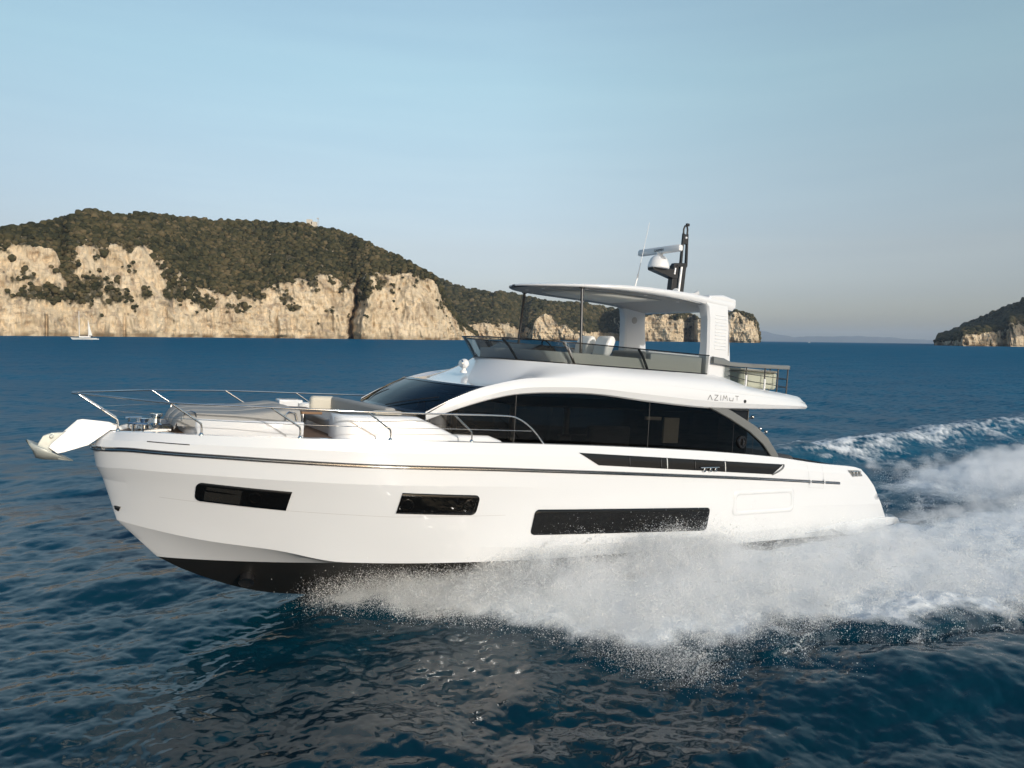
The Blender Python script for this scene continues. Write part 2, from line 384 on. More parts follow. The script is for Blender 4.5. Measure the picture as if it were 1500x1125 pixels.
# rub rail with its steel strip
def along_rail(m, xa, xb, zo, half, y0, y1, n=150):
    X = np.linspace(0, 1, n); X = xa + (xb - xa) * (1 - (1 - X) ** 2.0)
    G = []
    for x in X:
        z = float(Z_rail(x)) + zo; y = max(float(ROWS[2][2](x)), 0.0)
        G.append([(x + (y0 if x > 20.4 else 0), y + y0, z - half), (x + y1 * (x > 20.4), y + y1, z - half * .7), (x + y1 * (x > 20.4), y + y1, z + half * .7), (x + (y0 if x > 20.4 else 0), y + y0, z + half)])
    m.grid(G); return m
rr_ = along_rail(MB(), 1.62 + 1.5, 20.499, 0, .040, -.01, .030).mirror().build("rub_rail", M['black'], yacht, angle=30)
along_rail(MB(), 3.14, 20.499, .004, .014, .026, .045).mirror().build("rail_strip", M['steel'], rr_, angle=30)
# long black opening in the bulwark amidships, with its bevelled aft lip and uprights
bw = MB(); bw.grid(hull_patch((11.95,2.542),(5.455,2.222),(5.92,1.985),(11.45,2.285), nx=60))
bwo = bw.build("bulwark_opening", M['hull_glass'], yacht, angle=180)
lp = MB(); lp.grid([[(5.44 + .48 * t * t, hull_y(5.44 + .48 * t, 2.222 - .24 * t) + o, 2.225 - .245 * t) for o in (.0, .03)] for t in np.linspace(0, 1, 12)])
lp.build("opening_lip", M['grey_gel'], bwo, solid=.03)
for x in (10.6, 9.68, 9.5, 8.62, 7.62):
    q = MB(); zt_ = float(np.interp(x, [5.455, 11.95], [2.222, 2.542])) - .01; zb_ = float(np.interp(x, [5.92, 11.45], [1.985, 2.285])) + .006
    q.grid([[(xx, hull_y(xx, z) + .018, z) for z in np.linspace(zb_, zt_, 5)] for xx in (x - .011, x + .011)])
    q.build("upright", M['pale'] if x in (9.5, 7.62) else M['black_matt'], bwo, solid=.012)
fl = MB()
for x in (8.35, 8.15, 7.98): fl.box((x, hull_y(x, 2.17) + .04, 2.135), (.07, .05, .09))
fl.box((8.17, hull_y(8.17, 2.2) + .04, 2.195), (.62, .05, .022))
fl.build("fairlead", M['steel'], yacht, bevel=.012)
# moulded hatch frame on the quarter, door seams, small details
hp = MB()
def frame_path(x0, x1, z0, z1, r):
    P = []
    for cx_, cz_, a0 in ((x0 - r, z0 - r, 0), (x1 + r, z0 - r, 90), (x1 + r, z1 + r, 180), (x0 - r, z1 + r, 270)):
        for a in np.linspace(a0, a0 + 90, 7): P.append((cx_ + r * math.cos(R(a)), cz_ + r * math.sin(R(a))))
    return P + P[:1]
fp = [(x + (z - 1.3) * .10, z) for x, z in frame_path(7.19, 5.05, 1.555, 1.06, .12)]
G = []
for i, (x, z) in enumerate(fp):
    cx_, cz_ = 6.12, 1.31; dx, dz = x - cx_, z - cz_; k = .06
    G.append([(x - np.sign(dx) * k * .9, hull_y(x, z) + .001, z - np.sign(dz) * k * .9), (x - np.sign(dx) * k * .3, hull_y(x, z) + .028, z - np.sign(dz) * k * .3),
              (x + np.sign(dx) * k * .3, hull_y(x, z) + .028, z + np.sign(dz) * k * .3), (x + np.sign(dx) * k, hull_y(x, z) + .001, z + np.sign(dz) * k)])
hp.grid(G); hp.build("hatch_frame", M['gel'], yacht, angle=60)
sm = MB()
def ribbon(m, pts, w, off, yfun):
    for (xa, za), (xb, zb) in zip(pts[:-1], pts[1:]):
        d = np.array([xb - xa, zb - za]); L = np.hypot(*d); nx_, nz_ = -d[1] / L * w, d[0] / L * w; n = max(2, int(L / .15) + 1)
        m.grid([[(xa + d[0] * t + k * nx_, yfun(xa + d[0] * t + k * nx_, za + d[1] * t + k * nz_) + off, za + d[1] * t + k * nz_) for k in (-1, 1)] for t in np.linspace(0, 1, n)])
M['seam'] = vary(mat("grey_seam", (.42, .41, .40), .5), .05, 4.)
ribbon(sm, [(4.46, 2.20), (4.43, 1.61), (3.80, 1.575), (3.82, 2.16)], .0035, .004, hull_y)
sm.build("side_gate_seam", M['seam'], yacht)
for x in (4.42, 3.83):
    gp = MB(); ribbon(gp, [(x, 1.70), (x, 1.83)], .022, .05, hull_y); gp.build("gate_hinge", M['gel'], yacht)
sl = MB(); ribbon(sl, [(19.75, 2.535), (19.15, 2.535)], .008, .006, hull_y); sl.build("vent_slot", M['black_matt'], yacht)
ln = MB(); ribbon(ln, [(19.5, 1.56), (17.5, 1.43), (15.8, 1.34), (13.6, 1.33)], .003, .003, hull_y); ln.build("hull_crease", M['seam'], yacht)
nl = MB(); nl.grid(hull_patch((20.12, 1.29), (20.03, 1.285), (20.05, 1.20), (20.10, 1.23), off=.014, nx=4, nz=3)); nl.build("towing_eye", M['black_matt'], yacht, solid=.02)
bt_ = MB(); bt_.lathe((17.92, .55, -.14), [(0, .0), (.10, .0), (.14, .02), (.14, -.12)], 24, (.25, .75, -.6)); bt_.build("bow_thruster_tunnel", M['black'], yacht)
ex = MB(); ribbon(ex, [(13.6, .42), (13.6, .31), (13.05, .30), (13.05, .41), (13.6, .42)], .004, .006, hull_y); ex.build("exhaust_panel", M['seam'], yacht)
# mooring fairlead cut in the quarter
ff = MB(); ff.grid(hull_patch((2.66,2.02),(2.10,2.005),(1.95,1.845),(2.48,1.845), off=.012, nx=14, nz=4, rr=.05)); ffo = ff.build("quarter_fairlead", M['grey_gel'], yacht)
fk = MB()
for x in (2.44, 2.28, 2.12): fk.box((x, hull_y(x, 1.92) + .03, 1.92), (.05, .04, .13))
fk.box((2.3, hull_y(2.3, 1.98) + .035, 1.985), (.42, .04, .02)); fk.build("cleat", M['steel'], ffo, bevel=.008)
# bathing platform with the moulding that runs forward from it along the hull
pf = MB(); outl = [(-.16,.14),(-.16,.42),(-.10,.52),(.05,.59),(.45,.605),(1.6,.60),(2.6,.575),(3.1,.535),(3.6,.47),(4.2,.395),(4.2,.36),(3.6,.38),(3.1,.40),(2.4,.2),(.5,.14)]
pf.prism([(x, z) for x, z in outl], -2.50, 2.50); pf.build("bathing_platform", M['gel'], yacht, bevel=.045, seg=3)

# ------------------------------------------------------------------ superstructure curves (x, y, z)
C0y = curve([(15.06,1.74),(14.62,1.82),(13.73,1.90),(12.42,1.94),(9.55,1.97),(7.6,1.98),(5.0,2.0),(4.3,1.96),(3.82,1.86)])
C0z = curve([(15.06,3.06),(14.62,3.241),(13.73,3.524),(13.144,3.642),(12.42,3.70),(11.42,3.725),(9.55,3.61),(7.6,3.53),(6.28,3.545),(5.0,3.58),(3.82,3.607)])
C3y = curve([(15.1,1.76),(14.594,1.82),(13.875,1.88),(12.79,1.97),(11.5,2.02),(9.5,2.06),(7.6,2.08),(6.3,2.08),(5,2.05),(4.3,2.0),(3.85,1.90)])
C3z = curve([(15.1,3.20),(14.594,3.467),(13.875,3.763),(12.79,4.0),(11.5,4.06),(9.5,4.03),(7.6,3.95),(6.3,3.90),(5,3.85),(4.3,3.82),(3.85,3.76)])
xs_side = np.concatenate([np.linspace(15.06, 12.4, 40), np.linspace(12.3, 3.85, 66)])
c0 = np.stack([xs_side, C0y(xs_side), C0z(xs_side)], -1)
c3 = np.stack([np.minimum(xs_side + .03, 15.09), C3y(xs_side), C3z(xs_side)], -1)
def bulge(t, k): 
    p = (1 - t) * c0 + t * c3; p[:, 1] += k * np.clip((15.0 - xs_side) / 2, 0.15, 1); return p
side_rows = [c0 + np.array([0, -.06, .015]), c0, bulge(.08, .05), bulge(.42, .085), bulge(.50, .075), bulge(.75, .05), c3]
def side_y(x, z):
    zz, yy = [], []
    for r_ in side_rows[1:]:
        o = np.argsort(r_[:, 0]); zz.append(np.interp(x, r_[o, 0], r_[o, 2])); yy.append(np.interp(x, r_[o, 0], r_[o, 1]))
    o = np.argsort(zz); return float(np.interp(z, np.array(zz)[o], np.array(yy)[o]))
# base of the flybridge screen in plan, from the bow round to the aft corner
def base_curve(n1=36, n2=50):
    P = []
    for a in np.linspace(0, math.pi / 2, n1):
        P.append((10.6 + 2.3 * abs(math.cos(a)) ** .8, 1.75 * abs(math.sin(a)) ** .9, 4.35))
    for x in np.linspace(10.6, 3.86, n2)[1:]:
        z = 4.35 if x > 7.4 else float(np.interp(x, [3.86, 3.95, 4.1, 4.57, 5.4, 6.25, 6.97, 7.4], [3.83, 3.89, 3.93, 3.984, 4.053, 4.13, 4.293, 4.35]))
        y = float(np.interp(x, [3.86, 4.1, 6.3, 7.4], [1.78, 1.84, 1.84, 1.75])); P.append((x, y, z))
    return np.array(P)
bcv = base_curve(); NB = len(bcv)
def lower_curve(n1=36):                         # windscreen head round to the side, then the shoulder line aft
    P = []
    for t in np.linspace(0, 1, 18): P.append((14.5 - .62 * t ** 2.4, 1.875 * t, 3.80 - .035 * t))
    xs_ = np.linspace(13.875, 3.85, NB - 18 + 1)[1:]
    for x in xs_: P.append((x, float(C3y(x)), float(C3z(x))))
    return np.array(P)
lcv = lower_curve()
fb = MB(); tr_rows = []
for t in np.linspace(0, 1, 14):
    p = (1 - t) * lcv + t * bcv
    front = np.clip((lcv[:, 0] - 11.5) / 2.2, 0, 1)
    ez = (1 - front) * (t ** .85) + front * (t ** 1.9)
    p[:, 2] = lcv[:, 2] + (bcv[:, 2] - lcv[:, 2]) * ez
    p[:, 1] += .07 * math.sin(math.pi * t) * (1 - front) * np.clip((lcv[:, 0] - 4.0) / 2, 0, 1)
    tr_rows.append(p)
fb.grid(tr_rows)
fb.grid(side_rows)
# overhang end cap, underside and top deck
end = [r_[-1] for r_ in side_rows] + [r_[-1] for r_ in tr_rows[1:]]
fb.grid([end, [(p[0] - .06, p[1] * .6, p[2]) for p in end], [(p[0] - .08, 0, p[2]) for p in end]])
fb.grid([[(p[0], p[1] * k, p[2]) for k in np.linspace(1, 0, 4)] for p in side_rows[0][20:]])
tp = [p for p in bcv if p[0] < 7.5]; fb.grid([[(p[0], p[1] * k, p[2] - (.0 if k == 1 else .05)) for k in (1, .97, .5, 0)] for p in tp])
inner = [(p[0] - .06 * (p[0] > 10.6), p[1] * .95, p[2]) for p in bcv if p[0] >= 7.3]
fb.grid([[bcv[i] for i in range(len(inner))], inner, [(x, y, 4.12) for x, y, z in inner], [(x, 0, 4.12) for x, y, z in inner]])
fb.mirror(); fly = fb.build("flybridge", M['gel'], yacht, angle=28)
# brand lettering along the overhang and the small courtesy light
LET = {'A': [[(0,0),(.5,1),(1,0)]], 'Z': [[(0,1),(1,1),(0,0),(1,0)]], 'I': [[(.5,0),(.5,1)]], 'M': [[(0,0),(.18,1),(.5,.35),(.82,1),(1,0)]],
       'U': [[(0,.62),(.08,0),(.92,0),(1,.62)]], 'T': [[(0,.95),(1,.95)],[(.5,.95),(.5,.1)]]}
lt = MB(); x = 7.86
for ch, w, gap in (('A', .155, .07), ('Z', .13, .075), ('I', .03, .06), ('M', .16, .075), ('U', .13, .075), ('T', .13, 0)):
    zb = 3.735 + (7.86 - x) * .012
    for st in LET[ch]:
        ribbon(lt, [(x - a * w, zb + b * .125) for a, b in st], .0065, .008, side_y)
    x -= w + gap
M['letter'] = vary(mat("bronze_lettering", (.09, .085, .08), .35, .5), .05, 4.)
lt.build("lettering", M['letter'], fly)
cl = MB(); cl.lathe((6.54, side_y(6.54, 3.74) - .005, 3.745), [(0, .02), (.04, .018), (.045, 0)], 16, (0, 1, 0)); cl.build("courtesy_light", M['black_matt'], fly)
BRACES = ((13.0, .905, 12.62, .98), (11.90, 1.65, 11.57, 1.66), (9.86, 1.77, 9.52, 1.75))
M['mullion'] = vary(mat('dark_grey_mullion', (.055, .055, .055), .5), .05, 4.)
# ------------------------------------------------------------------ saloon glazing
x_fin = [5.10, 5.23, 5.62, 6.15, 6.92, 7.6]; z_fin = [2.0, 2.32, 2.66, 2.97, 3.29, 3.525]
x_low = [13.05, 13.2, 13.44, 13.73, 14.5, 14.62, 15.06]; z_low = [1.95, 2.45, 2.70, 2.80, 2.815, 2.87, 3.06]
def glass_top(x): return float(C0z(x)) if x >= 7.6 else float(np.interp(x, x_fin, z_fin))
def glass_bot(x): return float(np.interp(x, x_low, z_low)) if x > 13.05 else 1.86
def glass_y(x, z): return float(C0y(x)) - .03 + .03 * (float(C0z(x)) - z)
XG = sorted(set(list(np.linspace(5.12, 15.05, 120)) + x_low + x_fin[1:]))
sg = MB(); sg.grid([[(x, glass_y(x, z), z) for z in np.linspace(glass_bot(x), glass_top(x) + .012, 6)] for x in XG]); sg.mirror()
glass = sg.build("saloon_window", M['saloon_glass'], yacht, angle=180)
for x in (13.15, 9.55, 6.72, 5.98):
    q = MB(); zt_ = glass_top(x); q.grid([[(xx, glass_y(xx, z) + .006, z) for z in np.linspace(1.9 if x < 13.05 else glass_bot(x), zt_, 6)] for xx in (x - .006, x + .006)])
    q.build("mullion", M['mullion'] if x > 7 else M['black_matt'], glass)
q = MB(); q.lathe((6.40, glass_y(6.4, 2.71), 2.712), [(.02, .03), (.10, .03), (.11, .05), (.15, .05), (.17, .02), (.17, 0)], 26, (0, 1, 0)); q.box((6.40, glass_y(6.4, 2.71) + .05, 2.712), (.05, .03, .16)); q.build("round_fitting", M['black'], glass)
inn_ = [(7.72, 3.56), (7.5, 3.49), (6.92, 3.29), (6.15, 2.97), (5.62, 2.66), (5.23, 2.32), (5.02, 1.9)]; out_ = [(7.05, 3.55), (6.75, 3.44), (6.35, 3.285), (5.94, 3.125), (5.46, 2.84), (5.0, 2.40), (4.78, 1.9)]
for sgn in (1, -1):
    fn = MB(); fn.prism(inn_ + out_[::-1], sgn * 1.90, sgn * 2.035); fn.build("side_fin", M['grey_gel'], yacht, bevel=.02)
ab = MB(); ab.box((6.40, 0, 2.45), (1.1, 3.4, 2.17)); blk = ab.build("aft_bulkhead", M['black'], yacht, bevel=.02)
fr = MB()
for a, b in (((6.85, 3.50), (5.89, 3.50)), ((5.89, 3.50), (5.89, 1.9))): fr.tube([(a[0], 1.71, a[1]), (b[0], 1.71, b[1])], .013, 6)
fr.build("door_frame", M['grey_gel'], blk)
for p in ((5.53, 1.55, 3.32), (5.40, 1.72, 3.03), (5.24, 1.78, 2.96)):
    q = MB(); q.ball(p, .05, 8); q.tube([p, (p[0] + .15, p[1], p[2] - .05)], .015, 6); q.build("spotlight", M['steel'], yacht)
# saloon interior seen dimly through the glass
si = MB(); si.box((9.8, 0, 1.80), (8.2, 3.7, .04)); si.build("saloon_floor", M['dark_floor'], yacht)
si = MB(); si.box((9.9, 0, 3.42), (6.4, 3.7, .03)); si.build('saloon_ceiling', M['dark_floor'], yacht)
si = MB(); si.box((8.35, 1.45, 2.92), (.5, .06, .62)); si.box((8.95, 1.45, 3.2), (.5, .06, .08)); si.build('daylight_panel', M['cream'], yacht, bevel=.01)  # added cream panel standing in for daylight seen through the starboard windows
for x, y, l, w, h in ((12.2, .9, 1.6, .8, .55), (12.4, -1.1, 1.8, .8, .55), (10.2, 1.0, 1.2, .7, .9), (9.0, -1.0, 1.4, .9, .5)):
    q = MB(); q.box((x, y, 1.82 + h / 2), (l, w, h)); q.box((x, y + .35 * np.sign(y), 1.82 + h * .85), (l, .16, h * .9)); q.build("saloon_sofa", M['dark_cushion'], yacht, bevel=.05)
for x in (12.75, 11.05, 9.3):
    q = MB(); q.box((x, -1.55, 2.6), (.12, .12, 1.6)); q.build("saloon_pillar", M['pale'], yacht, bevel=.01)
for x, y, h in ((14.2, .55, .5), (14.2, -.3, .5)):
    q = MB(); q.box((x, y, 2.9), (.16, .5, h)); q.box((x + .02, y, 3.2), (.12, .26, .2)); q.build("helm_chair", M['cream'], yacht, bevel=.05)
# ------------------------------------------------------------------ windscreen
def ws(t, v, k=0.):
    at = abs(t); bx, bz_ = 15.45 - .36 * at ** 2.2, 3.20 - .03 * at; tx, tz = 14.5 - .62 * at ** 2.4, 3.80 - .035 * at
    sag = .05 * math.sin(math.pi * v)
    return (bx + (tx - bx) * v + k * .4, t * (1.80 + .075 * v), bz_ + (tz - bz_) * v + sag + k)
wg = MB(); wg.grid([[ws(t, v) for v in np.linspace(0, 1, 9)] for t in np.linspace(-1, 1, 41)])
wsg = wg.build("windscreen", M['saloon_glass'], yacht, angle=180)
q = MB()
for t0, t1 in ((-1.0, -.955), (-.40, -.36), (.955, 1.0)): q.grid([[ws(t, v, .006) for v in np.linspace(0, 1, 9)] for t in np.linspace(t0, t1, 3)])
for v0, v1 in ((0, .06), (.93, 1.0)): q.grid([[ws(t, v, .007) for v in (v0, v1)] for t in np.linspace(-1, 1, 41)])
q.build("windscreen_border", M['black'], wsg, angle=180)
for ta, va, tb, vb in ((.30, .03, .86, .42), (-.62, .03, -.30, .5)):
    q = MB(); q.tube([ws(ta + (tb - ta) * s, va + (vb - va) * s, .035) for s in np.linspace(0, 1, 7)], .012, 6); q.build("wiper", M['black_matt'], wsg)
# ------------------------------------------------------------------ coachroof ahead of and under the glass
yo = curve([(16.70, 1.30), (16.66, 1.42), (16.5, 1.52), (16.0, 1.60), (15.06, 1.775), (14.5, 1.85), (13.4, 1.95), (13.0, 1.97)])
ztop = lambda x: 3.10 + .01 * (16.7 - x) if x > 15.2 else float(np.interp(x, [13.05, 13.2, 13.44, 13.73, 14.5, 14.62, 15.06, 15.2], [2.0, 2.45, 2.70, 2.80, 2.815, 2.87, 3.06, 3.11]))
cb = MB(); Gs = []
XC = np.concatenate([np.linspace(16.70, 15.21, 24), np.linspace(15.2, 13.05, 60)])
for x in XC:
    y, z = float(yo(x)), ztop(x); zb = min(float(Zdeck(x)) - .03, z - .02)
    yi = y - .30 if x > 15.72 else 0.0
    sec = [(x, y + .05, zb), (x, y + .03, zb + .10), (x, y + .01, .5 * (z + zb)), (x, y - .005, z - .07), (x, y - .02, z - .03), (x, y - .055, z - .006), (x, y - .09, z)]
    if x > 15.2: sec += [(x, yi + .03, z + .0), (x, yi, z - .02), (x, yi, zb)]
    else: sec += [(x, y - .3, z + .0), (x, y - .32, z - .02), (x, y - .34, zb)]
    Gs.append(sec)
cb.grid(Gs); cb.add(Gs[0], [tuple(range(len(Gs[0])))]); cb.mirror()
cb.grid([[(x, y, 3.115 + .0 * x) for y in np.linspace(-1.5, 1.5, 9)] for x in (15.72, 15.0)])
cb.grid([[(15.72, y, z) for y in np.linspace(-1.5, 1.5, 9)] for z in (3.115, 2.6)])
coach = cb.build("coachroof", M['gel'], yacht, angle=40)
# ------------------------------------------------------------------ foredeck seating, table, sunpad
def cushion(name, c, d, m, bev=.05, rot=None, parent=yacht):
    q = MB(); q.box(c, d, rot); return q.build(name, m, parent, bevel=bev, seg=3)
bs = empty("bow_sofa", (0, 0, 0)); bs.parent = yacht
cushion("seat_cushion", (16.28, 0, 2.86), (.75, 2.2, .16), M['cushion'], .05, parent=bs)
cushion("seat_base", (16.25, 0, 2.70), (.7, 2.2, .2), M['gel'], .02, parent=bs)
q = MB(); q.slab([(15.52, 1.40), (15.80, -1.32), (16.02, -1.28), (15.76, 1.40)], 2.93, 3.25); q.build("backrest", M['cushion'], bs, bevel=.06, seg=3)  # grey: the shade on this forward face is put into the colour
q = MB(); q.slab([(15.84, -1.40), (16.44, -1.34), (16.44, -1.10), (15.9, -1.14)], 2.93, 3.26); q.build("side_backrest", M['cream'], bs, bevel=.08, seg=3)  # cream: sunlit tone of the same sofa, put into the colour
q = MB(); q.slab([(15.48, 1.42), (16.02, 1.40), (16.02, 1.56), (15.48, 1.58)], 3.13, 3.20); q.build("armrest", M['cream'], bs, bevel=.03, seg=3)  # cream again for the sunlit port end
tb = empty("bow_table", (0, 0, 0)); tb.parent = yacht
q = MB(); q.slab([(17.12, -.55), (17.12, .62), (16.72, .62), (16.72, -.55)], 3.02, 3.07); q.build("table_top", M['teak'], tb, bevel=.01)
q = MB(); q.tube([(16.92, 0, 2.6), (16.92, 0, 3.02)], .06, 14); q.build("pedestal", M['steel'], tb)
cushion("side_locker", (16.85, -1.35, 2.95), (.5, .35, .42), M['gel'], .03)
sp = empty("bow_sunpad", (0, 0, 0)); sp.parent = yacht
q = MB(); pl_ = [(17.22, -1.22), (18.4, -1.20), (19.0, -.98), (19.12, -.7), (19.16, 0), (19.12, .7), (19.0, .98), (18.4, 1.20), (17.22, 1.22)]
q.slab(pl_, 2.55, 2.93); q.build("sunpad_base", M['gel'], sp, bevel=.03)
ys = [-1.12, -.38, .38, 1.12]
def pad_z(x): return float(np.interp(x, [17.25, 17.4, 18.05, 18.3, 19.0, 19.2, 19.32], [3.13, 3.15, 3.06, 3.04, 3.03, 2.99, 2.86]))
for ya, yb in zip(ys[:-1], ys[1:]):
    G = []; ya2, yb2 = ya + .012, yb - .012
    for x in np.concatenate([[17.26], np.linspace(17.28, 18.8, 20), np.linspace(18.85, 19.33, 12)]):
        k = float(np.interp(x, [18.4, 19.0, 19.33], [1, .86, .70])); z = pad_z(x); e = 0 if 17.27 < x < 19.32 else .1
        G.append([(x, ya2 * k, 2.78), (x, ya2 * k, z - .05 - e), (x, (ya2 + .03) * k, z - .01 - e), (x, (.7 * ya2 + .3 * yb2) * k, z - e), (x, (.3 * ya2 + .7 * yb2) * k, z - e), (x, (yb2 - .03) * k, z - .01 - e), (x, yb2 * k, z - .05 - e), (x, yb2 * k, 2.78)])
    q = MB(); q.grid(G); q.add(G[0], [tuple(range(8))]); q.add(G[-1], [tuple(range(8))]); q.build("sunpad_cushion", M['cushion'], sp, angle=50)
for s in (-1, 1):
    for hp_ in ([(17.55, s * 1.16, 2.95), (17.55, s * 1.17, 3.05), (17.5, s * 1.16, 3.10), (17.38, s * 1.15, 3.08), (17.34, s * 1.15, 2.95)], [(19.0, s * .93, 2.93), (19.03, s * .95, 3.03), (19.10, s * .93, 3.05), (19.2, s * .86, 3.0), (19.22, s * .84, 2.88)]):
        q = MB(); q.tube(hp_, .015, 7); q.build("grab_handle", M['steel'], sp)
# ------------------------------------------------------------------ flybridge screen
def screen(v, k=0.):
    P = []
    for (x, y, z) in bcv:
        if x < 7.55: break
        fwd = np.clip((x - 10.5) / 2.4, 0, 1)
        P.append((x + v * .34 * fwd ** 1.2 + k * fwd, y * (1 + .055 * v * fwd) + v * .03 * (1 - fwd) + k * (1 - fwd * .6), 4.35 + v * .465))
    return P
fs = MB(); fs.grid([screen(v) for v in np.linspace(0, 1, 5)]); fs.mirror(); fsg = fs.build("flybridge_screen", M['screen_glass'], yacht, angle=180)
def strip(v0, v1, k):
    q = MB(); q.grid([screen(v0, -k), screen(v0, k), screen(v1, k), screen(v1, -k), screen(v0, -k)]); q.mirror(); return q
strip(.965, 1.02, .012).build("screen_top_trim", M['black'], fsg, angle=60)
strip(-.005, .045, .012).build("screen_base_trim", M['black'], fsg, angle=60)
for sgn in (1, -1):
    for xa, ya, xb, yb in BRACES:
        q = MB(); k_ = .035
        q.tube([(xa - k_, sgn * (ya - k_), 4.80), (.6 * xa + .4 * xb - k_, sgn * (.6 * ya + .4 * yb - k_), 4.66), (.25 * xa + .75 * xb - k_, sgn * (.25 * ya + .75 * yb - k_), 4.48), (xb - k_, sgn * (yb - k_), 4.34)], .030, 8); q.build("screen_brace", M['black_matt'], fsg)
q = MB(); q.grid([[bcv[i] * np.array([1, .93, 1]) + np.array([-.14, 0, dz - 4.35]) for i in range(45)] for dz in (4.14, 4.60)]); q.grid([[bcv[i] * np.array([1, s, 1]) + np.array([-.14 - (.93 - s) * 1.5, 0, .25]) for i in range(45)] for s in (.93, .84)])
q.mirror(); q.build("flybridge_lining", M['pale'], yacht, angle=60)
q = MB(); q.prism([(12.35, 4.15), (12.25, 4.60), (11.95, 4.74), (11.6, 4.68), (11.5, 4.15)], -1.05, .9); q.build("helm_console", M['black_matt'], yacht, bevel=.04)
q = MB(); q.lathe((11.42, .35, 4.72), [(.17, -.015), (.19, 0), (.17, .015), (.155, 0), (.17, -.015)], 24, (-.8, 0, .6)); q.tube([(11.42, .18, 4.72), (11.42, .52, 4.72)], .012, 6); q.tube([(11.6, .35, 4.60), (11.42, .35, 4.72)], .02, 6); q.build("helm_wheel", M['black_matt'], yacht)
for y in (.72, -.02):
    hs = empty("helm_seat", (0, 0, 0)); hs.parent = yacht
    q = MB(); q.prism([(10.62, 4.50), (10.66, 4.62), (10.22, 4.62), (10.14, 4.56), (10.12, 4.50)], y - .27, y + .27); q.build("seat", M['cream'], hs, bevel=.04)
    q = MB(); q.prism([(10.20, 4.60), (10.16, 4.85), (10.05, 5.08), (9.93, 5.10), (9.86, 4.98), (9.96, 4.70), (10.04, 4.58)], y - .26, y + .26); q.build("backrest", M['white_plastic'], hs, bevel=.06, seg=3)
    q = MB(); q.tube([(10.36, y, 4.12), (10.36, y, 4.5)], .07, 12); q.build("pedestal", M['steel'], hs)
fsf = empty("flybridge_sofa", (0, 0, 0)); fsf.parent = yacht
cushion("seat_cushion", (10.25, 1.22, 4.47), (1.75, .60, .15), M['cushion'], .045, parent=fsf)
cushion("seat_base", (10.25, 1.22, 4.26), (1.72, .58, .26), M['gel'], .02, parent=fsf)
cushion("backrest", (9.46, 1.0, 4.60), (.16, 1.1, .36), M['cushion'], .05, (0, .15, 0), parent=fsf)
cushion("flybridge_bar", (8.45, 1.28, 4.44), (1.7, .62, .66), M['pale'], .03)
wb = MB(); wb.box((5.5, -1.55, 4.50), (2.3, .3, .74)); sc_ = wb.build("side_coaming", M['pale'], yacht, bevel=.02)
wb = MB(); wb.box((5.5, -1.55, 4.90), (2.34, .34, .06)); wb.build("coaming_cap", M['gel'], sc_, bevel=.02)
# searchlight on the coachroof
q = MB(); q.lathe((13.68, .55, 3.99), [(.0, 0), (.075, 0), (.07, .05), (.04, .07), (.04, .11)], 18); q.ball((13.68, .55, 4.19), .12, 10, (.8, 1.0, .9)); q.build("searchlight", M['white_plastic'], yacht)
q = MB(); q.lathe((13.75, .55, 4.19), [(0, .03), (.07, .03), (.085, .0)], 16, (1, .1, .05)); q.build("lens", M['steel'], bpy.data.objects["searchlight"])
# ------------------------------------------------------------------ hardtop, posts and arch
def ht_w(x): 
    u = np.clip((x - 8.9) / (12.25 - 8.9), 0, 1); return 1.68 * (1 - u ** 2.6) ** .6 if u < 1 else 0.0
HZt = curve([(6.72, 6.25), (7.5, 6.26), (8.4, 6.29), (9.8, 6.265), (11.0, 6.19), (11.8, 6.13), (12.34, 6.09)])
HZb = curve([(6.72, 5.97), (7.4, 6.03), (8.2, 6.10), (9.4, 6.12), (11.0, 6.095), (11.8, 6.07), (12.34, 6.065)])
ht = MB(); G = []
for s in 1 - (1 - np.linspace(0, 1, 46)) ** 2:
    x = 6.72 + (12.245 - 6.72) * s; w = ht_w(x); a, b = float(HZb(x)), float(HZt(x)); m_ = .5 * (a + b); h = .5 * (b - a)
    cr = .05 * min(1, w)
    sec = [(x, 0, b + cr), (x, w * .5, b + cr * .75), (x, w * .82, b + cr * .3), (x, w * .94, b - .01)]
    for an in (60, 30, 0, -30, -60): sec.append((x, w * .955 + .045 * w * math.cos(R(an)), m_ + h * math.sin(R(an)) * .98))
    sec += [(x, w * .93, a), (x, w * .6, a + .012), (x, 0, a + .015)]
    G.append(sec)
ht.grid(G); ht.add(G[0], [tuple(range(len(G[0])))]); ht.mirror(); hard = ht.build("hardtop", M['gel'], yacht, angle=38)
q = MB(); q.grid([[(x, k * .90 * ht_w(x), float(HZb(x)) - .006) for k in (-1, -.66, 0, .66, 1)] for x in np.linspace(6.95, 12.08, 40)]); q.build("underside_shade", M['under_shade'], hard, solid=.012)  # grey panel added under the white hardtop, its shade put into the colour
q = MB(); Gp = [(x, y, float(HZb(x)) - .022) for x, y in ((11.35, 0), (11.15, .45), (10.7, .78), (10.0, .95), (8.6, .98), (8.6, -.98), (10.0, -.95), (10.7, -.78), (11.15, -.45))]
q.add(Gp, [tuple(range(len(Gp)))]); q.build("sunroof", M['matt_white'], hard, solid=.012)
for x, y in ((11.65, .35), (11.65, -.35), (11.0, 1.15), (11.0, -1.15), (9.4, 1.35), (9.4, -1.35), (8.2, 1.2), (8.2, -1.2)):
    q = MB(); q.lathe((x, y, float(HZb(x)) - .024), [(0, 0), (.04, 0), (.045, .012)], 14); q.build("downlight", M['white_plastic'], hard)
for sgn in (1, -1):
    q = MB(); q.tube([(11.17, sgn * 1.36, 4.30), (11.17, sgn * 1.20, 6.10)], .034, 10); q.lathe((11.17, sgn * 1.2, 6.06), [(.034, 0), (.07, .015), (.07, .03)], 14); q.build("hardtop_post", M['black_matt'], yacht)
